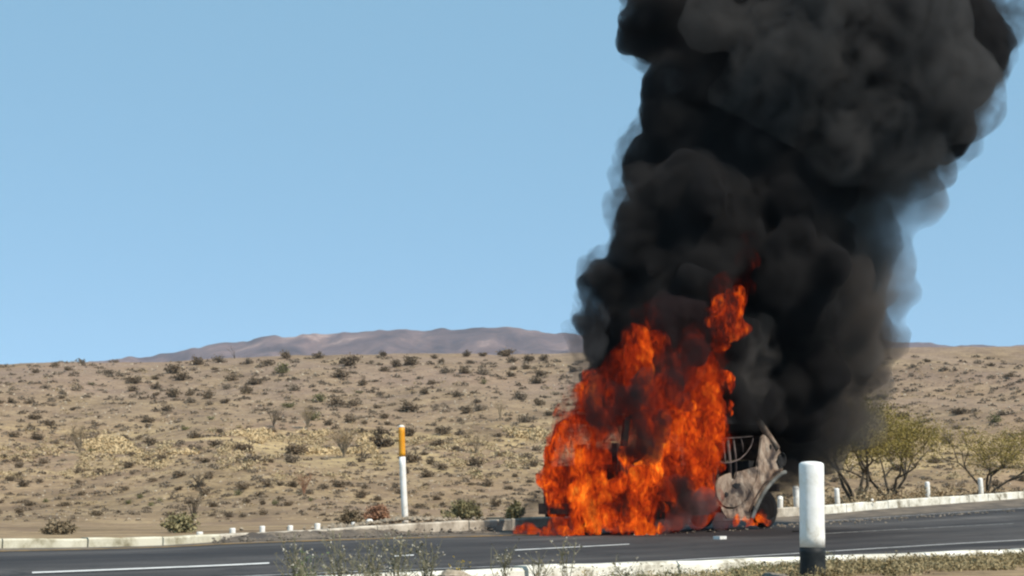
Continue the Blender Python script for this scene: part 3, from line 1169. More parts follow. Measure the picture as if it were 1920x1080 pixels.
# big bushes standing right behind the far kerb
def big_bush(name, px, py, wpx, hpx, mat, label, seed, d, n=1400, leaf=0.036):
    P = W(px, py, d)
    P.z = ground_z(P.x, P.y)
    root = empty(name, P)
    tag(root, label, "bush")
    rnd = random.Random(seed)
    s = d / FPX
    A, H = wpx * s * 0.5, hpx * s
    fo, st = MB(), MB()
    tips = []
    for k in range(26):
        a = rnd.uniform(0, 6.283)
        el = rnd.uniform(0.2, 1.5)
        L = rnd.uniform(0.7, 1.0)
        t = Vector((math.cos(a) * math.cos(el) * A * L, math.sin(a) * math.cos(el) * A * L * 0.8, math.sin(el) * H * L))
        tips.append(t)
        st.tube([(0, 0, -0.06), t * 0.5 + Vector((0, 0, 0.06 * H)), t], [0.014, 0.009, 0.004], 4, False)
    for k in range(n):
        t = rnd.choice(tips)
        p = t * rnd.uniform(0.35, 1.03) + Vector((rnd.gauss(0, .09) * A, rnd.gauss(0, .09) * A, rnd.gauss(0, .08) * H))
        p.z = max(0.01, p.z)
        leaf_quad(fo, p, leaf * rnd.uniform(0.6, 1.2), rnd)
    st.build("stem", M["bark_dark"], root)
    fo.build("foliage", M[mat], root)["kind"] = "stuff"


big_bush("roadside_bush", 338, 1002, 110, 36, "bush_olive", "large olive bush behind the far kerb at left", 1, 23.5)
big_bush("roadside_bush", 708, 984, 84, 32, "shrub_red", "reddish brown bush behind the rubble left of the orange post", 3, 31, 1500, 0.04)
big_bush("roadside_bush", 655, 986, 60, 30, "bush_brown", "dark bush just left of the reddish brown bush", 4, 32, 1000, 0.04)
big_bush("roadside_bush", 866, 976, 92, 36, "bush_olive", "wide green bush behind the kerb between orange post and fire", 5, 29.3, 2200, 0.04)
big_bush("roadside_bush", 968, 974, 44, 34, "bush_olive", "green bush next to the van, partly in smoke", 6, 28.3, 1200, 0.04)
big_bush("roadside_bush", 110, 1006, 70, 28, "bush_brown", "dark bush behind the kerb far left", 8, 22.5)


# ------------------------------------------------------------------ trees at right, behind the kerb
def grow(mb, p, dirv, L, r, depth, rnd, tips, up=0.12):
    n = 3
    pts, rad = [p], [r]
    q, dv = p.copy(), dirv.copy()
    for k in range(n):
        dv = (dv + Vector((rnd.gauss(0, .16), rnd.gauss(0, .16), rnd.gauss(0, .08) + up * 0.3))).normalized()
        q = q + dv * L / n
        pts.append(q)
        rad.append(r * (1 - 0.35 * (k + 1) / n))
    mb.tube(pts, rad, 5 if depth > 2 else 4, False)
    if depth == 0:
        tips.append((q, dv))
        return
    for k in range(rnd.choice((2, 3))):
        nd_ = (dv + Vector((rnd.gauss(0, .55), rnd.gauss(0, .55), rnd.gauss(0, .3) + up))).normalized()
        grow(mb, q, nd_, L * rnd.uniform(0.62, 0.85), r * 0.62, depth - 1, rnd, tips, up)
    if depth < 3:
        tips.append((q, dv))


def palo_tree(px, py, d, hpx, wpx, label, seed, nleaf, ntr=4, dens=1.0):
    P = W(px, py, d)
    P.z = ground_z(P.x, P.y)
    root = empty("desert_tree", P)
    tag(root, label, "tree")
    rnd = random.Random(seed)
    H = hpx * d / FPX
    tr, cr, tips = MB(), MB(), []
    for k in range(ntr):
        a = 6.283 * k / ntr + rnd.uniform(-.4, .4)
        dv = Vector((math.cos(a) * 0.62, math.sin(a) * 0.5, 1.0)).normalized()
        grow(tr, Vector((0.05 * math.cos(a), 0.05 * math.sin(a), -0.1)), dv, H * 0.36, H * 0.022, 4, rnd, tips)
    for k in range(nleaf):
        t, dv = rnd.choice(tips)
        sp = Vector((rnd.gauss(0, .085), rnd.gauss(0, .085), rnd.gauss(0.02, .075))) * H
        leaf_quad(cr, t + sp, H * 0.0092 * rnd.uniform(0.6, 1.5), rnd)
    for t, dv in tips[::2]:
        e = t + (dv + Vector((rnd.gauss(0, .5), rnd.gauss(0, .5), rnd.gauss(0, .3)))) * H * 0.11
        cr.tube([t, (t + e) / 2, e], [H * 0.003, H * 0.0024, H * 0.0015], 3, False)
    tr.build("trunk", M["bark_dark"], root)
    cr.build("crown", M["palo_leaf"], root)["kind"] = "stuff"


palo_tree(1606, 944, 43, 178, 150, "leafless looking yellow green tree with dark forked trunk right of the near bollard", 5, 20000)
palo_tree(1668, 940, 46, 150, 120, "second yellow green desert tree just right of the dark forked one", 9, 19000)
palo_tree(1850, 925, 48, 130, 120, "yellow green desert tree at the right end of the kerb", 17, 14000)

# scrub under the trees
joined_scatter("kerbside_scrub", 0, [(P, r) for P, r in [((lambda q: Vector((q.x, q.y, ground_z(q.x, q.y))))(W(rs.uniform(1455, 1940), 948, rs.uniform(39, 47))), rs.uniform(0.15, 0.42)) for _ in range(170)] if P.y > road_z(P.x, P.y)[1][4] + 0.5],
               None, "tangled dry scrub under the trees behind the right kerb", "scrub", 46, 0.16, M["twig_tan"], 1.0)


# ------------------------------------------------------------------ posts
def post(name, base, height, rad, tilt, bands, label, cat, group=None, dome=0.25):
    """A round post; bands = [(part name, from, to, material)] as fractions of its height."""
    root = empty(name, base, tilt)
    tag(root, label, cat, group)
    for (pn, a, b, mat) in bands:
        mb = MB()
        h0, h1 = a * height, b * height
        g = 0.002 if a > 0.0 else 0.0
        rr = rad * (1.0 + 0.02 * (pn == "base_band"))
        prof = [(0.0, h0 + g), (rr, h0 + g)]
        for k in range(1, 8):
            prof.append((rr * (1 + 0.012 * math.sin(k * 1.9)), h0 + (h1 - h0) * k / 8 * 0.98))
        if b >= 0.999:
            prof += [(rr, h1 - rad * dome), (rr * 0.97, h1 - rad * dome * 0.5), (rr * 0.8, h1 - rad * dome * 0.18), (rr * 0.4, h1), (0.0, h1)]
        else:
            prof += [(rr, h1), (0.0, h1)]
        mb.lathe(prof, 28)
        mb.build(pn, mat, root, True)
    return root


Bb = W(1524, 1080, 8.6)
bh = (1080 - 871) / pxm(8.6)
post("bollard", Bb, bh, 0.0755, (0, R(1.3), 0), [("base_band", -0.1, 0.245, M["post_black"]), ("shaft", 0.245, 1.0, M["post_white"])],
     "white round concrete bollard with a black base at the near kerb", "bollard", dome=0.35)

# the tall orange topped marker post, leaning and slightly bent
Pm = W(760, 977, 27.6)
root = empty("marker_post", Pm)
tag(root, "tall leaning white marker post with an orange top band, standing in rubble", "marker post")
mpx = 27.6 / FPX
ax = [(0, -0.12), (0, 0.0), (-2.5, 0.35), (-5.5, 0.68)]


def bent(a, b, name, mat, r, cap):
    mb = MB()
    pts = []
    for k in range(9):
        t = a + (b - a) * k / 8
        pts.append(Vector((-(9.5 * t + 0.8 * math.sin(3.1 * t)) * mpx, 0, 175 * mpx * t)))
    rad = [r] * 9
    if cap:
        pts.append(pts[-1] + Vector((0, 0, 0.02)))
        rad.append(r * 0.55)
    mb.tube(pts, rad, 16, True)
    mb.build(name, mat, root, True)


bent(-0.08, 0.675, "shaft", M["post_white"], 0.062, False)
bent(0.677, 0.985, "orange_band", M["post_orange"], 0.064, False)
bent(0.9865, 1.0, "cap", M["post_white"], 0.063, True)

STUBS = [(375, 1003, 12, 6, "lowest white stub post, nearly buried beside the pale kerb"), (437, 1001, 11, 11, "first white stub post right of the pale kerb"), (492, 1000, 10, 14, "second white stub post from the left behind the berm"),
         (544, 999, 10, 14, "third white stub post from the left behind the berm"), (595, 995, 11, 14, "white stub post with a dark spot, fourth behind the berm"), (663, 988, 7, 9, "thin broken white stub post left of the round white one"), (692, 986, 12, 13, "round topped white stub post below the reddish bush")]
for px, py, w, h, lab in STUBS:
    d = lerp_keys(L4[1], px) + 1.1
    B = W(px, py, d)
    hh = h / pxm(d) + 0.10
    B.z = W(px, py - h, d).z - hh
    post("stub_post", B, hh, w / 2 / pxm(d), (R(random.uniform(-3, 3)), R(random.uniform(-4, 4)), 0), [("shaft", 0.0, 1.0, M["post_white"])], lab, "stub post", "white stub posts along the far kerb", 0.3 if px != 692 else 0.9)

for px, top, bot, w, lab in [(1495, 911, 952, 12, "white bollard behind the kerb, half veiled by smoke left of the near bollard"), (1571, 915, 950, 9, "slim white bollard behind the kerb right of the near bollard"),
                             (1636, 935, 950, 5, "short white bollard at the foot of the second tree"), (1463, 930, 955, 10, "white bollard next to the van's front wheel, dimmed by smoke"),
                             (1740, 903, 936, 9, "white bollard behind the kerb, far right"), (1840, 896, 929, 9, "white bollard at the right end of the kerb")]:
    d = lerp_keys(L4[1], px) + 0.9
    B = W(px, bot, d)
    B.z = min(B.z, ground_z(B.x, B.y) - 0.02)
    hh = W(px, top, d).z - B.z
    post("bollard", B, hh, w / 2 / pxm(d), (0, R(random.uniform(-3, 2)), 0), [("shaft", 0.0, 1.0, M["post_white"])], lab, "bollard", "white bollards behind the far kerb at right", 0.9)

# ------------------------------------------------------------------ rubble round the marker post
rr_ = random.Random(77)
big = [(803, 974, 15, "stone"), (788, 978, 10, "stone"), (820, 979, 9, "dark_stone"), (735, 979, 11, "dark_stone"), (748, 976, 12, "dark_stone"), (775, 977, 12, "dark_stone"), (722, 982, 9, "stone"), (838, 980, 8, "stone"), (705, 983, 8, "stone"), (762, 982, 10, "stone")]
ROCK_LAB = ["pale rounded rock right of the marker post, largest of the rubble", "flat pale stone between the marker post and the largest rock", "dark stone at the right end of the rubble", "dark stone left of the marker post", "dark rock touching the marker post on its left",
            "dark rock touching the marker post on its right", "small pale stone left of the rubble", "small pale stone on the kerb right of the rubble", "small pale stone below the reddish bush", "pale stone on the kerb in front of the marker post"]
for k, (px, py, w, m) in enumerate(big):
    d = 27.2 + rr_.uniform(0, 0.9)
    P = W(px, py, d)
    o = link_mesh("rock", rock_mesh("rock", k + 3, M[m]))
    o.location = P
    s = w / 2 / pxm(d)
    o.scale = (s * 1.15, s, s)
    o.rotation_euler = (0, 0, rr_.uniform(0, 6))
    tag(o, ROCK_LAB[k], "rock", "rocks round the marker post")
spots = []
for k in range(260):
    px = rr_.gauss(740, 70)
    d = lerp_keys(L4[1], px) + rr_.uniform(0.4, 2.4)
    q = W(px, 985, d)
    spots.append((Vector((q.x, q.y, ground_z(q.x, q.y) + 0.03 + 0.06 * math.exp(-((px - 765) / 60) ** 2))), rr_.uniform(0.02, 0.075)))
scatter_stones("rubble", spots, M["stone"], "loose pale rubble heaped along the kerb round the marker post", 8)
spots = []
for k in range(240):
    px = rr_.uniform(400, 930)
    d = lerp_keys(L4[1], px) - rr_.uniform(0.02, 1.1)
    x, ds, zs = road_z(W(px, 1000, d).x, d)
    q = W(px, 1000, d)
    spots.append((Vector((q.x, q.y, lerp_lin(list(zip(ds, zs)), d) + 0.01 + 0.06 * math.exp(-((lerp_keys(L4[1], px) - d) / 0.35) ** 2))), rr_.uniform(0.012, 0.06)))
scatter_stones("shoulder_gravel", spots, M["dark_stone"], "gravel and chips along the foot of the far kerb", 9)
# banked dirt that buries the far kerb at left
vs, fs = [], []
cs = cols_between(400, 930, 6)
for x in cs:
    f = sstep(400, 470, x) * (1 - 0.8 * sstep(690, 800, x)) * (1 - sstep(880, 930, x)) * (0.95 + 0.35 * mnoise.noise(Vector((x * 0.03, 0, 1.0))))
    base = line_pt(4, x)
    for (off, hgt) in ((-0.9, 0.006), (-0.5, 0.03 * f), (-0.2, 0.07 * f), (-0.02, 0.105 * f)):
        p = road_pt(x, 4 + off / 2.0)
        p.z += hgt + (0.03 * mnoise.noise(Vector((p.x * 2.5, p.y * 2.5, off))) * f + 0.03 * mnoise.noise(Vector((p.x * 9, p.y * 9, off))) * f if off > -0.8 else 0)
        vs.append(p)
for i in range(len(cs) - 1):
    for k in range(3):
        fs.append((i * 4 + k, (i + 1) * 4 + k, (i + 1) * 4 + k + 1, i * 4 + k + 1))
tag(mesh_obj("dirt_bank", vs, fs, M["shoulder"]), "dark dirt banked against the far kerb at left", None, None, "structure")

# ------------------------------------------------------------------ reflector and debris on the road
rf = MB()
P = road_pt(1350, 2.0)
rf.box(P + Vector((0, 0, 0.022)), (0.20, 0.12, 0.05), Matrix.Rotation(R(50), 3, 'Z'))
tag(rf.build("road_stud", M["post_white"]), "small white road stud on the lane line in front of the van", "road stud")
deb = random.Random(5)
for k, (px, t, w, lab) in enumerate([(1348, 2.62, 16, "flat black burnt scrap on the asphalt below the van door"), (1376, 2.66, 20, "larger black burnt scrap heap right of the flat one"), (1330, 2.58, 10, "small black scrap left of the other burnt scraps"), (1496, 2.22, 14, "black scrap on the road just left of the near bollard")]):
    P = road_pt(px, t)
    o = link_mesh("burnt_scrap", rock_mesh("burnt_scrap", k + 40, M["soot"], 2, 0.35))
    o.location = P + Vector((0, 0, 0.01))
    s = w / 2 / pxm(P.y)
    o.scale = (s * 1.4, s, s * 0.8)
    tag(o, lab, "debris", "burnt scraps on the road")
spots = []
for k in range(130):
    px = deb.uniform(1455, 1900)
    t = 2.78 + deb.gauss(0, 0.05) + (px - 1455) * 0.0001
    P = road_pt(px, t)
    spots.append((P + Vector((0, 0, 0.012)), deb.uniform(0.012, 0.055)))
scatter_stones("road_debris", spots, M["dark_stone"], "row of small dark debris lying along the road right of the van", 12)
spots = []
for k in range(150):
    px = deb.uniform(1180, 1700)
    P = road_pt(px, 2.72 + deb.gauss(0, 0.13))
    spots.append((P + Vector((0, 0, 0.012)), deb.uniform(0.01, 0.03)))
scatter_stones("pale_debris", spots, M["stone"], "pale grit strewn on the road beside the front wheel", 13)


# ------------------------------------------------------------------ the burning van
VAN_PHI, VAN_PITCH = R(47), R(1.25)
VC = W(1165, 1001, 25.0)
van = empty("burning_van", VC, (0, -VAN_PITCH, VAN_PHI))
tag(van, "burnt out pale van engulfed in flames on the far side of the road", "van")
VW = 1.85


def side_y(z):
    return 0.10 * max(0.0, z - 1.15) ** 1.3


def plate(name, poly, mat, parent, side=0, thick=0.045, dent=0.018, cuts=2, arch_lip=None):
    """A dented sheet metal panel along the van's side: poly = [(s, z)]; side 0 = right, 1 = left."""
    bm = bmesh.new()
    vs = [bm.verts.new((s, 0, z)) for s, z in poly]
    bm.faces.new(vs)
    bmesh.ops.triangulate(bm, faces=bm.faces[:])
    for _ in range(cuts):
        bmesh.ops.subdivide_edges(bm, edges=[e for e in bm.edges if e.calc_length() > 0.12], cuts=1, use_grid_fill=True)
        bmesh.ops.triangulate(bm, faces=bm.faces[:])
    for v in bm.verts:
        s, z = v.co.x, v.co.z
        y = side_y(z) + dent * mnoise.noise(Vector((s * 2.3, z * 2.3, 7.0 + side))) + 0.05 * max(0.0, s - 4.9) ** 1.2
        v.co.y = y if side == 0 else VW - y
    bm.normal_update()
    r = bmesh.ops.extrude_face_region(bm, geom=bm.faces[:])
    for e in r["geom"]:
        if isinstance(e, bmesh.types.BMVert):
            e.co.y += thick if side == 0 else -thick
    bmesh.ops.recalc_face_normals(bm, faces=bm.faces[:])
    me = bpy.data.meshes.new(name)
    bm.to_mesh(me)
    bm.free()
    me.materials.append(mat)
    return link_mesh(name, me, parent)


arch = [(4.12, 0.17), (4.2, 0.27), (4.31, 0.40), (4.42, 0.52), (4.55, 0.64), (4.7, 0.76), (4.88, 0.87), (5.08, 0.98), (5.28, 1.06), (5.43, 1.10)]
fender = [(4.50, 1.20), (4.43, 1.0), (4.34, 0.86), (4.2, 0.70), (4.02, 0.53), (3.8, 0.42), (3.55, 0.375), (3.3, 0.385), (3.1, 0.45), (3.2, 0.30), (3.32, 0.20)] + arch + \
         [(5.46, 1.2), (5.44, 1.27), (5.36, 1.25), (5.30, 1.30), (5.33, 1.40), (5.45, 1.44), (5.43, 1.53), (5.33, 1.63), (5.1, 1.74), (4.84, 1.86), (4.74, 1.80), (4.67, 1.62), (4.6, 1.45), (4.52, 1.32)]
fe = plate("fender", fender, M["burnt"], van)
mb = MB()
mb.tube([Vector((s + 0.015, side_y(z) - 0.028, z)) for s, z in arch], [0.042] * len(arch), 8)
lip = mb.build("arch_lip", M["arch_grey"], fe, True)
mb = MB()
mb.tube([Vector((s - 0.10, side_y(z) - 0.012, z + 0.06)) for s, z in arch[1:]], [0.018] * (len(arch) - 1), 6)
mb.build("arch_crease", M["char_metal"], fe, True)
mb = MB()
mb.lathe([(0.0, 0.05), (0.09, 0.05), (0.13, 0.0), (0.15, -0.03), (0.12, 0.03), (0.0, 0.07)], 16, 'Y', (5.40, 0.02, 1.36))
mb.build("headlight", M["soot"], van, True)
door = [(2.97, 0.82), (2.98, 0.68), (3.05, 0.55), (3.16, 0.47), (3.32, 0.42), (3.56, 0.41), (3.78, 0.455), (4.0, 0.57), (4.17, 0.735), (4.31, 0.89), (4.40, 1.02), (4.47, 1.20), (4.2, 1.17),
        (3.95, 1.12), (3.72, 1.10), (3.70, 0.98), (3.62, 0.945), (3.52, 0.97), (3.50, 1.08), (3.36, 1.05), (3.18, 1.0), (3.05, 0.93)]
dr = plate("front_door", door, M["burnt"], van)
dr["label"] = "burnt front door panel with ragged top edge"


def hole(c, rx, rz, parent, seed):
    rnd = random.Random(seed)
    mb = MB()
    pts = []
    for k in range(14):
        a = 6.283 * k / 14
        q = rnd.uniform(0.7, 1.15)
        s, z = c[0] + rx * q * math.cos(a), c[1] + rz * q * math.sin(a)
        pts.append(Vector((s, side_y(z) - 0.019, z)))
    back = [p + Vector((0, 0.01, 0)) for p in pts]
    n = len(pts)
    mb.add(pts + back, [tuple(range(n))] + [(i, (i + 1) % n, n + (i + 1) % n, n + i) for i in range(n)])
    mb.build("hole", M["soot"], parent)


hole((3.66, 0.83), 0.15, 0.055, dr, 1)
hole((3.30, 0.66), 0.06, 0.05, dr, 2)
hole((5.30, 1.33), 0.12, 0.13, fe, 3)
hole((5.02, 1.62), 0.03, 0.06, fe, 4)
hole((4.22, 0.36), 0.05, 0.10, fe, 6)
# fallen window frame: a thin curved loop in the door opening, and what is left of the door's inner frame
mb = MB()
loop = [(3.05, 1.30), (3.3, 1.27), (3.6, 1.29), (3.9, 1.36), (4.15, 1.48), (4.34, 1.62), (4.45, 1.76), (4.43, 1.82), (4.2, 1.80), (3.9, 1.78), (3.6, 1.765), (3.25, 1.74)]
mb.tube([Vector((s, side_y(z) + 0.02, z)) for s, z in loop], [0.012] * len(loop), 6)
mb.build("window_frame", M["scorched_frame"], van, True)
for s, z0, z1, r in ((3.62, 0.95, 1.76, 0.035), (3.83, 1.05, 1.77, 0.022), (3.45, 1.2, 1.7, 0.02), (4.1, 1.5, 1.78, 0.012)):
    mb = MB()
    mb.tube([(s, 0.10, z0), (s + 0.02, 0.11, (z0 + z1) / 2), (s - 0.02, 0.12, z1)], [r, r, r], 6)
    mb.build("door_rail", M["scorched_frame"], van, True)
# dark inside of the wheel arch
mb = MB()
mb.box((4.9, 0.55, 0.62), (1.0, 0.06, 0.86))
mb.box((4.36, 0.32, 0.62), (0.06, 0.40, 0.8))
mb.build("wheel_housing", M["soot"], van)
# A pillars, cowl and nose
for sd in (0, 1):
    y = (lambda z: side_y(z)) if sd == 0 else (lambda z: VW - side_y(z))
    mb = MB()
    pts = [(5.28, 1.58), (5.08, 1.80), (4.88, 2.03), (4.70, 2.24)]
    mb.tube([Vector((s, y(z) + (0.03 if sd == 0 else -0.03), z)) for s, z in pts], [0.09, 0.08, 0.07, 0.06], 8)
    mb.build("windscreen_pillar", M["burnt"], van, True)
fl = plate("fender", [(4.2, 0.35)] + [(s, z) for s, z in arch[1:]] + [(5.45, 1.5), (5.3, 1.63), (4.8, 1.86), (4.55, 1.3), (4.3, 0.9)], M["burnt"], van, 1)
bm_ = MB()
for k in range(9):
    pass
nose_v, nose_f = [], []
for j, (s, z) in enumerate([(4.86, 1.84), (5.1, 1.73), (5.32, 1.60), (5.42, 1.48), (5.45, 1.36)]):
    for k in range(9):
        yy = 0.06 + (VW - 0.12) * k / 8
        nose_v.append(Vector((s + 0.16 * math.sin(math.pi * k / 8), yy, z + 0.03 * math.sin(math.pi * k / 8) + 0.01 * mnoise.noise(Vector((s * 5, yy * 4, 0))))))
for j in range(4):
    for k in range(8):
        nose_f.append((j * 9 + k, j * 9 + k + 1, (j + 1) * 9 + k + 1, (j + 1) * 9 + k))
mesh_obj("bonnet", nose_v, nose_f, M["char_metal"], van)
mb = MB()
mb.box((5.42, VW / 2, 0.78), (0.10, VW - 0.3, 0.16))
mb.box((5.44, VW / 2, 1.12), (0.06, VW - 0.3, 0.05))
mb.build("front_crossmember", M["char_metal"], van)
mb = MB()
mb.box((5.05, VW / 2, 0.85), (0.6, 0.7, 0.5))
mb.build("engine", M["soot"], van)

# right side body behind the door
lower = [(0.02, 0.45), (0.06, 0.30), (0.55, 0.28)]
for k in range(11):
    a = math.pi * (1 - k / 10)
    lower.append((1.05 + 0.45 * math.cos(a), 0.33 + 0.45 * math.sin(a)))
lower += [(1.6, 0.28), (2.9, 0.28), (2.95, 0.5), (2.95, 1.22), (0.02, 1.22)]
for sd in (0, 1):
    plate("side_panel", lower, M["sooty"], van, sd)
    plate("window_pillar", [(0.02, 1.222), (0.16, 1.222), (0.46, 2.04), (0.30, 2.04)], M["sooty"], van, sd, 0.05, 0.01, 1)
    for a, b in ((1.35, 1.5), (2.80, 2.95)):
        plate("window_pillar", [(a, 1.222), (b, 1.222), (b - 0.02, 2.05), (a + 0.02, 2.05)], M["sooty"], van, sd, 0.05, 0.01, 1)
    plate("roof_rail", [(0.30, 2.052), (4.66, 2.052), (4.60, 2.26), (0.85, 2.24)], M["soot"], van, sd)
plate("front_door", [(2.98, 0.4), (4.1, 0.4), (4.35, 0.9), (4.45, 1.2), (2.98, 1.2)], M["burnt"], van, 1)
rv, rfc = [], []
for i in range(13):
    for k in range(9):
        s = 0.7 + 3.9 * i / 12
        y = 0.16 + (VW - 0.32) * k / 8
        rv.append(Vector((s, y, 2.285 + 0.07 * math.sin(math.pi * k / 8) - 0.10 * math.exp(-((s - 2.4) / 1.0) ** 2) * math.sin(math.pi * k / 8) + 0.015 * mnoise.noise(Vector((s * 2, y * 2, 3))))))
for i in range(12):
    for k in range(8):
        rfc.append((i * 9 + k, (i + 1) * 9 + k, (i + 1) * 9 + k + 1, i * 9 + k + 1))
mesh_obj("roof", rv, rfc, M["char_metal"], van)
# rear doors
for k in range(2):
    y0 = 0.06 + k * (VW / 2 - 0.05)
    y1 = y0 + VW / 2 - 0.07
    mb = MB()
    mb.box((0.02, (y0 + y1) / 2, 0.80), (0.05, y1 - y0, 0.86))
    mb.box((0.035, y0 + 0.06, 1.42), (0.05, 0.12, 0.376))
    mb.box((0.035, y1 - 0.06, 1.42), (0.05, 0.12, 0.376))
    mb.build("rear_door", M["sooty"], van)
mb = MB()
mb.box((-0.08, VW / 2, 0.45), (0.16, VW - 0.05, 0.20))
mb.build("rear_bumper", M["char_metal"], van)
mb = MB()
mb.box((2.6, VW / 2, 0.36), (5.1, VW - 0.3, 0.10))
mb.build("floor_pan", M["soot"], van)
for s, y in ((3.6, 0.45), (3.6, 1.35), (2.2, 0.9), (1.3, 0.9)):
    mb = MB()
    w = 0.5 if s > 3 else 1.4
    mb.box((s, y, 0.78), (0.5, w, 0.08))
    mb.box((s - 0.26, y, 1.18), (0.07, w, 0.74))
    mb.tube([(s, y - w / 2 + 0.05, 0.41), (s, y - w / 2 + 0.05, 0.74)], 0.03, 6)
    mb.tube([(s, y + w / 2 - 0.05, 0.41), (s, y + w / 2 - 0.05, 0.74)], 0.03, 6)
    mb.build("seat_frame", M["char_metal"], van)
mb = MB()
mb.box((4.55, VW / 2, 1.18), (0.34, VW - 0.3, 0.30))
mb.build("dashboard", M["soot"], van)
mb = MB()
pts = [Vector((4.2 + 0.07 * math.cos(a), 1.35 + 0.19 * math.sin(a), 1.30 + 0.19 * math.cos(a))) for a in [6.283 * k / 18 for k in range(19)]]
mb.tube(pts, 0.014, 6, False)
mb.tube([(4.2, 1.35, 1.30), (4.5, 1.35, 1.15)], 0.025, 6)
mb.build("steering_wheel", M["char_metal"], van)
for s, y, r in ((4.86, 0.16, 0.37), (4.86, VW - 0.16, 0.37), (1.05, 0.16, 0.37), (1.05, VW - 0.16, 0.37)):
    sg = 1 if y < 1 else -1
    wh = empty("wheel", (s, y, r - 0.02))
    wh.parent = van
    mb = MB()
    mb.lathe([(r * 0.60, -0.10), (r * 0.92, -0.11), (r, -0.08), (r, 0.08), (r * 0.92, 0.11), (r * 0.60, 0.10)], 28, 'Y')
    mb.build("tyre", M["soot"], wh, True)
    mb = MB()
    mb.lathe([(0.0, -0.06 * sg), (0.06, -0.06 * sg), (0.09, -0.02 * sg), (r * 0.5, -0.03 * sg), (r * 0.585, -0.09 * sg), (r * 0.6, 0.09 * sg), (0.0, 0.07 * sg)], 24, 'Y')
    mb.build("rim", M["soot"], wh, True)

# ------------------------------------------------------------------ smoke and fire
def puff_hull(name, puffs, mat, parent, voxel=0.08, small=4, seed=1, amp=0.10, freq=1.6, rz=1.0, fine=0.04):
    """Billowing hull: the union of many puffs, each with smaller puffs over its skin. puffs = [(px, py, r px, d)]."""
    rnd = random.Random(seed)
    origin = W(puffs[0][0], puffs[0][1], puffs[0][3])
    bm = bmesh.new()

    def ball(c, r):
        m4 = Matrix.Translation(c - origin) @ Matrix.Diagonal((r, r, r * rz, 1.0))
        bmesh.ops.create_icosphere(bm, subdivisions=2, radius=1.0, matrix=m4)
    for q in puffs:
        px, py, rp, d = q[:4]
        r = rp * d / FPX
        c = W(px, py, d)
        ball(c, r)
        for _ in range(small):
            n = Vector((rnd.gauss(0, 1), rnd.gauss(0, 1), rnd.gauss(0, 1))).normalized()
            r2 = r * rnd.uniform(0.28, 0.52)
            c2 = c + n * (r * 0.86)
            ball(c2, r2)
            if small > 3:
                for _ in range(2):
                    n2 = (n + Vector((rnd.gauss(0, .7), rnd.gauss(0, .7), rnd.gauss(0, .7)))).normalized()
                    ball(c2 + n2 * r2 * 0.85, r2 * rnd.uniform(0.3, 0.5))
    tmp = bpy.data.meshes.new(name + "_tmp")
    bm.to_mesh(tmp)
    bm.free()
    o = bpy.data.objects.new(name, tmp)
    COL.objects.link(o)
    md = o.modifiers.new("remesh", 'REMESH')
    md.mode = 'VOXEL'
    md.voxel_size = voxel
    dg = bpy.context.evaluated_depsgraph_get()
    me = bpy.data.meshes.new_from_object(o.evaluated_get(dg))
    o.modifiers.clear()
    o.data = me
    me.name = name
    bpy.data.meshes.remove(tmp)
    off = Vector((seed * 3.1, seed * 1.7, 0.5))
    nrm = [v.normal.copy() for v in me.vertices]
    for v, n in zip(me.vertices, nrm):
        p = v.co * freq + off
        k = amp * mnoise.noise(p) + fine * mnoise.noise(p * 3.4) + fine * 0.6 * mnoise.noise(p * 7.5)
        v.co += n * k
    md = o.modifiers.new("remesh", 'REMESH')       # a clean closed skin again after the billows
    md.mode = 'VOXEL'
    md.voxel_size = voxel
    dg = bpy.context.evaluated_depsgraph_get()
    dg.update()
    me2 = bpy.data.meshes.new_from_object(o.evaluated_get(dg))
    o.modifiers.clear()
    o.data = me2
    bpy.data.meshes.remove(me)
    me = me2
    me.name = name
    me.materials.clear()
    me.materials.append(mat)
    me.polygons.foreach_set("use_smooth", [True] * len(me.polygons))
    o.location = origin
    if parent is not None:
        o.parent = parent
        o.matrix_parent_inverse = Matrix.Translation(-parent.location)
    return o


def van_d(px):
    """Distance of the van's near surfaces at a pixel column."""
    return 25.0 + 1.26 * (1165 - px) / 146 if px < 1165 else 25.0 + 4.0 * (px - 1165) / 313


smoke = empty("smoke_plume", W(1300, 700, 28.5))
tag(smoke, "tall column of thick black smoke rising from the burning van", "smoke", None, "stuff")
CORE = [(1150, 545, 52), (1120, 540, 36), (1125, 600, 42), (1170, 515, 50), (1150, 650, 52), (1215, 470, 72), (1290, 500, 92), (1370, 470, 92), (1212, 405, 66), (1300, 390, 112), (1420, 400, 112), (1208, 330, 56), (1222, 290, 54), (1290, 290, 95), (1400, 290, 130), (1510, 330, 110),
        (1302, 200, 62), (1380, 190, 110), (1480, 220, 120), (1330, 120, 92), (1222, 74, 56), (1232, 10, 62), (1300, 30, 95), (1400, 60, 130), (1520, 80, 140), (1640, 100, 150), (1760, 90, 140), (1250, -70, 90), (1400, -70, 140), (1560, -70, 150), (1720, -70, 150), (1620, 240, 110), (1730, 220, 110),
        (1480, 420, 100), (1480, 520, 100), (1230, 520, 70), (1225, 440, 66), (1250, 240, 60), (1260, 170, 60), (1450, 620, 105), (1480, 730, 100), (1430, 770, 60), (1400, 740, 70), (1250, 600, 110), (1180, 625, 70), (1330, 640, 90), (1250, 720, 100), (1160, 720, 66), (1130, 775, 46)]
rnd = random.Random(3)
core = []
for (px, py, r) in CORE:
    d = 28.6 + (0.7 if py < 350 else 0.0) + rnd.uniform(-0.5, 0.5)
    if px > 1380 and py > 600:
        d = 29.9
    core.append((px, py, r, d))
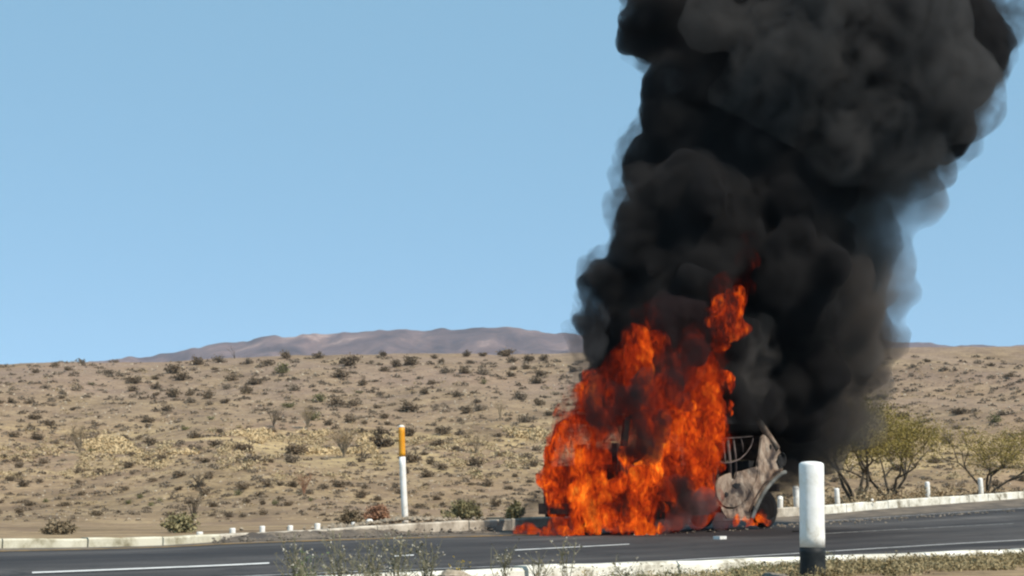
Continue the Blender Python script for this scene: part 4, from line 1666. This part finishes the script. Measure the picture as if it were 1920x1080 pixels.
for q in ((1385, 790, 52, 31.0), (1410, 840, 46, 31.0), (1445, 800, 52, 31.0), (1470, 840, 46, 31.2), (1360, 760, 50, 30.4), (1390, 762, 36, 28.0), (1425, 756, 36, 28.3), (1452, 772, 30, 28.9), (1370, 740, 36, 27.8)):
    core.append(q)
puff_hull("smoke_mantle", [(a, c, r * 1.03 + 9, d) for a, c, r, d in core if c < 760 and d < 30.5], smoke_mat("smoke_mantle", 1.5, (0.060, 0.055, 0.053), (2.0, 0.34, 0.66), 0.05, 23), smoke, 0.09, 4, 31, 0.26, 1.1, 1.0, 0.15)
puff_hull("black_smoke", [(a, c, r * 0.97, d) for a, c, r, d in core], smoke_mat("black_smoke", 7.5, (0.042, 0.039, 0.039), (1.6, 0.25, 0.60), 0.05, 1), smoke, 0.075, 5, 2, 0.20, 0.9, 1.0, 0.13)
GREY = [(1420, 170, 80), (1500, 120, 115), (1600, 150, 115), (1590, 270, 90), (1680, 290, 95), (1440, 60, 80), (1560, 20, 110), (1700, 60, 130), (1780, 170, 110), (1330, 40, 60), (1510, 220, 60)]
puff_hull("grey_smoke", [(a, b, c, 27.7 + rnd.uniform(-.3, .3)) for a, b, c in GREY], smoke_mat("grey_smoke", 2.4, (0.115, 0.107, 0.102), (1.5, 0.36, 0.68), 0.06, 4), smoke, 0.10, 3, 5, 0.25, 0.8, 1.0, 0.09)
VEIL = [(1530, 440, 90, 29.2), (1545, 520, 90, 29.2), (1545, 600, 86, 29.4), (1530, 680, 90, 29.8), (1510, 760, 80, 30.0), (1515, 820, 60, 30.4), (1500, 860, 48, 30.6), (1560, 380, 90, 29.4), (1580, 480, 70, 29.0), (1585, 580, 66, 29.2), (1570, 660, 66, 29.6), (1545, 740, 62, 30), (1610, 430, 70, 29.6), (1620, 520, 66, 29.8), (1615, 610, 62, 30), (1605, 690, 56, 30.2), (1585, 770, 50, 30.4), (1560, 830, 44, 30.8), (1540, 880, 36, 31)]
puff_hull("veil_smoke", VEIL, smoke_mat("veil_smoke", 1.9, (0.125, 0.106, 0.094), (1.1, 0.24, 0.66), 0.07, 17), smoke, 0.10, 3, 27, 0.35, 0.8, 1.0, 0.10)
THIN = [(1590, 460, 76, 29.6), (1612, 530, 72, 29.6), (1600, 390, 80, 29.6), (1650, 390, 70, 30.0), (1620, 450, 60, 29.2), (1600, 580, 60, 29.4), (1605, 660, 56, 29.8), (1575, 610, 74, 30), (1580, 700, 64, 30.4), (1555, 790, 56, 30.6), (1530, 850, 44, 30.8), (1500, 890, 34, 30.8), (1545, 540, 66, 29.6),
        (1680, 330, 70, 30), (1560, 870, 30, 31), (1505, 850, 50, 30.8), (1490, 790, 64, 30.4), (1640, 480, 50, 30), (1720, 380, 60, 30), (1660, 480, 60, 30.2), (1660, 560, 56, 30.4), (1650, 640, 50, 30.6), (1640, 720, 46, 30.8), (1615, 800, 40, 31)]
puff_hull("thin_smoke", THIN, smoke_mat("thin_smoke", 2.2, (0.20, 0.175, 0.155), (0.8, 0.26, 0.66), 0.07, 7), smoke, 0.10, 3, 7, 0.3, 0.8, 1.0, 0.08)
PALE = [(1400, 655, 44, 27.9), (1425, 632, 36, 28.0), (1388, 690, 38, 27.9), (1375, 725, 32, 27.9), (1440, 662, 38, 28.1), (1412, 700, 40, 28), (1395, 745, 34, 28)]
puff_hull("pale_smoke", PALE, smoke_mat("pale_smoke", 2.2, (0.20, 0.18, 0.165), (1.5, 0.40, 0.78), 0.05, 15), smoke, 0.07, 4, 23, 0.3, 1.5, 1.2, 0.08)
EDGE = [(1095, 690, 34, 27.4), (1080, 725, 30, 27.0), (1105, 650, 36, 27.6), (1066, 790, 24, 26.6), (1175, 440, 34, 28.0), (1168, 470, 32, 28), (1172, 370, 34, 28.3), (1190, 265, 34, 28.5), (1250, 160, 30, 28.5), (1116, 510, 30, 28), (1040, 960, 28, 27.4), (995, 968, 26, 27.5), (1005, 940, 24, 27.6), (1100, 590, 36, 27.8)]
puff_hull("smoke_fringe", EDGE, smoke_mat("smoke_fringe", 2.2, (0.10, 0.10, 0.105), (1.6, 0.40, 0.72), 0.04, 9), smoke, 0.07, 3, 9, 0.2, 1.4, 1.0, 0.08)

FIRE_PUFFS = {"hot": [], "mid": [], "dim": []}


def fp(kind, px, py, r, dz=-0.22):
    FIRE_PUFFS[kind].append((px, py, r, van_d(px) + dz))


for a in [(1078, 745, 20), (1064, 785, 22), (1052, 825, 25), (1043, 860, 25), (1040, 900, 24), (1042, 940, 23), (1052, 972, 18)]:
    fp("hot", *a)
for a in [(1065, 960, 22), (1085, 930, 28), (1110, 955, 26), (1100, 900, 22), (1140, 930, 28), (1150, 965, 22), (1165, 910, 22), (1185, 950, 22), (1215, 972, 20), (1195, 982, 16), (1150, 984, 15), (1110, 982, 15), (1075, 986, 12), (1175, 870, 20), (1178, 910, 20), (1205, 905, 18), (1175, 970, 20), (1200, 960, 20), (1130, 900, 20), (1090, 900, 20)]:
    fp("hot", *a, -0.45)
for a in [(1343, 725, 20), (1346, 765, 22), (1340, 800, 23), (1345, 830, 24), (1348, 858, 22), (1334, 885, 20), (1328, 910, 13), (1268, 790, 18), (1230, 860, 26), (1215, 880, 22), (1288, 815, 20), (1310, 840, 22), (1295, 770, 16), (1318, 870, 20), (1300, 880, 18), (1255, 850, 18), (1320, 930, 10)]:
    fp("hot", *a)
for a in [(1098, 755, 32), (1085, 820, 38), (1080, 880, 36), (1130, 850, 40), (1180, 870, 38), (1240, 810, 40), (1270, 850, 40), (1300, 800, 36), (1315, 850, 32), (1250, 900, 34), (1290, 900, 32), (1322, 760, 32), (1338, 700, 24), (1115, 715, 26), (1310, 900, 24), (1200, 920, 32), (1130, 960, 34), (1070, 940, 30), (1210, 965, 28), (1245, 945, 26), (1262, 970, 22)]:
    fp("mid", *a, 0.0)
for a in [(1192, 630, 26), (1196, 670, 28), (1202, 705, 28), (1210, 740, 26)]:
    fp("mid", *a, 0.6)
for a in [(1130, 790, 46), (1190, 810, 52), (1250, 760, 50), (1290, 740, 42), (1210, 740, 46), (1150, 720, 36), (1312, 695, 36), (1260, 690, 38), (1180, 680, 40), (1230, 650, 38), (1300, 660, 32), (1130, 870, 50), (1220, 890, 50), (1290, 930, 40), (1068, 900, 30), (1200, 950, 40), (1120, 940, 42), (1320, 830, 34), (1330, 770, 30), (1270, 960, 34), (1310, 960, 30), (1340, 930, 26), (1350, 970, 20), (1180, 780, 44), (1160, 960, 30)]:
    fp("dim", *a, 0.2)
UP_HOT = [(1364, 596, 32, 26.0), (1378, 575, 24, 26.0), (1350, 580, 24, 26.0), (1352, 612, 22, 26.1), (1345, 640, 16, 26.2), (1384, 552, 18, 26.2), (1390, 610, 14, 26.0)]
UP_DIM = [(1386, 530, 24, 26.4), (1392, 490, 24, 26.6), (1402, 455, 20, 26.8), (1352, 545, 28, 26.3), (1346, 645, 24, 26.3), (1340, 672, 24, 26.2), (1334, 702, 26, 26.2), (1300, 640, 34, 26.6), (1200, 620, 34, 26.6), (1240, 590, 34, 26.8)]
fire = empty("fire", W(1165, 1000, 25.0))
tag(fire, "roaring orange red fire covering the rear and side of the van", "fire", None, "stuff")
puff_hull("flame", FIRE_PUFFS["dim"], fire_mat("smouldering_flame", 7.0, 0.32, 0.95, 1, 1.0, 1.2, 0.06), fire, 0.06, 3, 11, 0.16, 1.8, 1.1, 0.07)
puff_hull("flame", FIRE_PUFFS["mid"], fire_mat("red_flame", 8.0, 0.40, 0.50, 2, 1.0, 1.5, 0.05), fire, 0.05, 3, 12, 0.15, 2.2, 1.2, 0.07)
puff_hull("flame", FIRE_PUFFS["hot"], fire_mat("orange_flame", 12.0, 0.40, 0.40, 3, 1.05, 1.8, 0.05), fire, 0.045, 3, 13, 0.24, 2.2, 1.45, 0.09)
puff_hull("flame", UP_HOT, fire_mat("rising_flame", 9.0, 0.44, 0.44, 4, 1.0, 2.0, 0.05), fire, 0.04, 4, 14, 0.26, 2.0, 1.3, 0.09)
puff_hull("flame", UP_DIM, fire_mat("dull_flame", 3.0, 0.40, 0.85, 5, 0.9, 1.5, 0.05), fire, 0.05, 3, 15, 0.15, 2.2, 1.3, 0.06)
# sooty smoke rolling out between the flames
SOOT = [(1150, 755, 40, 24.3), (1190, 770, 40, 24.2), (1125, 735, 32, 24.5), (1225, 800, 32, 24.5), (1165, 820, 34, 24.2), (1210, 840, 30, 24.3), (1130, 800, 28, 24.3), (1275, 730, 34, 25.3), (1290, 690, 34, 25.5), (1225, 740, 34, 24.6), (1260, 620, 50, 26.0), (1300, 600, 44, 26.2), (1240, 690, 28, 25.6), (1285, 640, 36, 26), (1262, 925, 30, 25.4), (1290, 945, 26, 25.7)]
puff_hull("soot_cloud", SOOT, smoke_mat("soot_cloud", 7.0, (0.050, 0.034, 0.034), (1.7, 0.42, 0.70), 0.05, 11), smoke, 0.06, 4, 17, 0.32, 1.5, 1.15, 0.10)
SOOT_ARCH = [(1446, 925, 24, 28.3), (1462, 905, 24, 28.7), (1440, 950, 20, 28.1), (1475, 890, 26, 29.2), (1490, 880, 30, 29.6), (1480, 920, 22, 29.4), (1450, 965, 14, 28.3)]
puff_hull("wheel_smoke", SOOT_ARCH, smoke_mat("wheel_smoke", 3.5, (0.04, 0.036, 0.035), (1.8, 0.30, 0.66), 0.06, 21), smoke, 0.06, 3, 29, 0.2, 1.6, 1.0, 0.08)
PINK = [(1270, 975, 24, 25.6), (1310, 970, 26, 26.0), (1350, 980, 20, 26.6), (1240, 985, 16, 25.2), (1385, 985, 12, 27.2), (1330, 940, 26, 26.2), (1290, 945, 28, 25.8)]
puff_hull("ground_smoke", PINK, smoke_mat("ground_smoke", 5.0, (0.24, 0.13, 0.125), (1.8, 0.34, 0.66), 0.06, 13), smoke, 0.06, 3, 19, 0.15, 1.8, 1.0, 0.06)


def ground_fire(puffs, label, seed, t0):
    root = empty("ground_fire", W(puffs[0][0], puffs[0][1], puffs[0][3]))
    tag(root, label, "fire", "small fires on the asphalt", "stuff")
    puff_hull("flame", puffs, fire_mat("ground_flame", 12.0, t0, 0.46, seed, 1.0, 4.6, 0.05), root, 0.03, 3, seed + 20, 0.12, 3.0, 1.0, 0.08)


ground_fire([(968, 996, 8, 25.6), (982, 994, 9, 25.4), (1000, 998, 5, 25.0), (1018, 999, 5, 24.8), (1035, 999, 6, 24.8), (950, 996, 4, 25.6), (975, 995, 9, 26.0), (990, 992, 11, 26.0), (1005, 995, 10, 26), (1022, 994, 11, 26), (1040, 988, 14, 25.8), (1055, 992, 10, 25.6)], "low red flames creeping over the asphalt left of the van", 6, 0.41)
ground_fire([(1040, 997, 8, 25.0), (1060, 996, 10, 24.6), (1085, 992, 10, 24.5), (1110, 994, 10, 24.5), (1140, 994, 11, 24.4), (1170, 992, 13, 24.4), (1200, 988, 15, 24.5), (1222, 990, 13, 24.6), (1240, 990, 10, 24.8)], "bright orange flames along the road at the foot of the big fire", 7, 0.34)
ground_fire([(1382, 973, 10, 27.6), (1395, 972, 10, 27.7), (1408, 975, 11, 27.8), (1428, 970, 9, 28.2), (1430, 958, 6, 28.2), (1440, 983, 8, 28.2), (1418, 984, 8, 27.9), (1400, 984, 7, 27.8)], "small red flames on the ground under the front wheel", 8, 0.36)

# ------------------------------------------------------------------ roadside plants at the near edge
def weed(name, px, py, d, hpx, wpx, nst, label, seed, leafmat="weed_leaf", nleaf=15, bloom=9, leaf=0.011, stem_r=0.0028, cat="weed", group=None, bloom_mat="weed_bloom"):
    P = W(px, py, d)
    P.z = min(P.z, ground_z(P.x, P.y))
    top = W(px, py - hpx, d).z
    H = max(0.1, top - P.z)
    Wd = wpx * d / FPX * 0.5
    root = empty(name, P)
    tag(root, label, cat, group)
    rnd = random.Random(seed)
    st, lf, bl = MB(), MB(), MB()
    for k in range(nst):
        a = rnd.uniform(0, 6.283)
        q = rnd.random() ** 0.7
        tip = Vector((math.cos(a) * Wd * q, math.sin(a) * Wd * q * 0.6, H * rnd.uniform(0.55, 1.0)))
        mid = Vector((tip.x * 0.4 + rnd.gauss(0, .02), tip.y * 0.4, tip.z * 0.55))
        st.tube([(rnd.gauss(0, .015), rnd.gauss(0, .015), -0.03), mid, tip], [stem_r * 1.3, stem_r, stem_r * 0.5], 4, False)
        for j in range(4):
            f = rnd.uniform(0.3, 0.9)
            b = mid * (f / 0.5) if f < 0.5 else mid + (tip - mid) * ((f - 0.5) / 0.5)
            e = b + Vector((rnd.gauss(0, .05), rnd.gauss(0, .04), rnd.uniform(0.02, 0.09)))
            st.tube([b, (b + e) / 2 + Vector((0, 0, -0.006)), e], [stem_r * 0.6, stem_r * 0.5, stem_r * 0.3], 3, False)
            if rnd.random() < bloom / 20:
                for i in range(3):
                    leaf_quad(bl, e + Vector((rnd.gauss(0, .006), rnd.gauss(0, .006), rnd.gauss(0, .006))), 0.0075, rnd)
            leaf_quad(lf, e, leaf, rnd)
        for j in range(nleaf):
            f = rnd.random() ** 1.4
            b = mid * (f / 0.5) if f < 0.5 else mid + (tip - mid) * ((f - 0.5) / 0.5)
            leaf_quad(lf, b + Vector((rnd.gauss(0, .014), rnd.gauss(0, .014), rnd.gauss(0, .014))), leaf * rnd.uniform(0.5, 1.3), rnd)
    st.build("stem", M["weed_stem"], root)
    lf.build("leaves", M[leafmat], root)["kind"] = "stuff"
    if bl.v:
        bl.build("blooms", M[bloom_mat], root)["kind"] = "stuff"


WEEDS = [(560, 1085, 8.8, 92, 110, 12, "tall grey green weed in front of the long white dash", "weed_leaf"), (575, 1088, 8.6, 62, 60, 16, "brighter green feathery weed amid the grey weeds at left", "weed_bright"), (640, 1085, 8.9, 96, 120, 13, "wiry weed with dry blooms right of the green feathery one", "weed_leaf"),
         (690, 1086, 8.7, 92, 90, 11, "thin wiry weed below the reddish bush", "weed_leaf"), (745, 1084, 9.0, 96, 100, 13, "tall dry weed below the marker post", "weed_leaf"), (800, 1084, 9.0, 90, 80, 12, "dry weed at the right end of the weed thicket", "weed_leaf"),
         (945, 1078, 9.6, 66, 70, 8, "thin weed with pale blooms in front of the near kerb", "weed_leaf"), (1010, 1076, 9.8, 52, 80, 8, "low spreading weed under the white lane dash", "weed_leaf"), (1062, 1074, 9.9, 74, 50, 6, "slender weed stalks below the burning van's left end", "weed_leaf"),
         (1180, 1080, 9.9, 34, 80, 9, "short weed growing over the white near kerb", "weed_leaf"), (610, 1090, 8.3, 40, 150, 16, "low grey weed at the bottom edge, in front of the thicket", "weed_leaf"), (720, 1090, 8.3, 42, 150, 16, "low matted weed at the bottom edge under the marker post", "weed_leaf")]
for k, (px, py, d, h, w, n, lab, lm) in enumerate(WEEDS):
    weed("roadside_weed", px, py, d, h, w, n, lab, 40 + k, lm)
weed("yellow_flower", 858, 1086, 9.2, 28, 34, 8, "small yellow flowering weed at the bottom edge", 71, "weed_leaf", 12, 18, cat="flower", bloom_mat="yellow_bloom")


def carpet(name, x0, x1, n, dr, h, mat, label, seed, leaf=0.012, dens=None):
    """Low ground cover in front of the near kerb: one object of blades and leaves."""
    rnd = random.Random(seed)
    mb = MB()
    for k in range(n):
        px = rnd.uniform(x0, x1)
        dk = lerp_keys(L0[1], px)
        d = dk - rnd.uniform(*dr)
        X = (px - 960) / FPX * d / 1.0155
        c = mnoise.noise(Vector((X * 3.0, d * 1.5, seed)))
        if c < -0.25:
            continue
        g = ground_z(X, d)
        hh = h * rnd.uniform(0.3, 1.0) * (0.6 + 0.8 * max(0, c + 0.25))
        p = Vector((X, d, g))
        if rnd.random() < 0.5:
            t = p + Vector((rnd.gauss(0, .35) * hh, rnd.gauss(0, .35) * hh, hh))
            s = Vector((rnd.gauss(0, 1), rnd.gauss(0, 1), 0)).normalized() * 0.0035
            mb.add([p - s, p + s, t], [(0, 1, 2)])
        for i in range(2):
            leaf_quad(mb, p + Vector((rnd.gauss(0, .02), rnd.gauss(0, .02), hh * rnd.random())), leaf * rnd.uniform(0.5, 1.4), rnd)
    o = mb.build(name, M[mat])
    tag(o, label, "ground cover", None, "stuff")


carpet("ground_cover", 480, 1560, 9000, (0.12, 2.3), 0.12, "verge_green", "low grey green ground cover in front of the white kerb", 5)
carpet("dry_ground_cover", 800, 1480, 6500, (0.12, 2.2), 0.11, "verge_grass", "dry leaf litter and stalks below the white kerb", 6)
carpet("dry_grass_bank", 1400, 2100, 14000, (0.1, 4.2), 0.085, "verge_grass", "dry brown grass on the bank round the black based bollard", 7, 0.013)
carpet("ground_cover", -100, 520, 4000, (0.2, 2.0), 0.05, "verge_green", "sparse low growth at the bottom left of the road", 8)
# a stone by the flowers and a few on the bank
for k, (px, py, w, d, m, lab) in enumerate([(852, 1078, 50, 9.0, "stone", "flat tan stone at the bottom edge behind the yellow flower"), (1450, 1082, 46, 8.9, "dark_stone", "dark stone at the foot of the near bollard, on its left")]):
    P = W(px, py, d)
    o = link_mesh("rock", rock_mesh("rock", 60 + k, M[m], 3, 0.5))
    s = w / 2 / pxm(d)
    o.location = P - Vector((0, 0, s * 0.15))
    o.scale = (s * 1.2, s, s)
    tag(o, lab, "rock")


# ------------------------------------------------------------------ the air
def build_haze():
    x, y0, y1, z0, z1 = 2450.0, -60.0, 3150.0, -60.0, 425.0
    mb = MB()
    mb.box((0, (y0 + y1) / 2, (z0 + z1) / 2), (2 * x, y1 - y0, z1 - z0))
    o = mb.build("haze", smoke_mat("haze_air", 0.00010, (0.70, 0.82, 1.0)))
    tag(o, "thin blue desert haze over the whole view", "haze", None, "stuff")


build_haze()
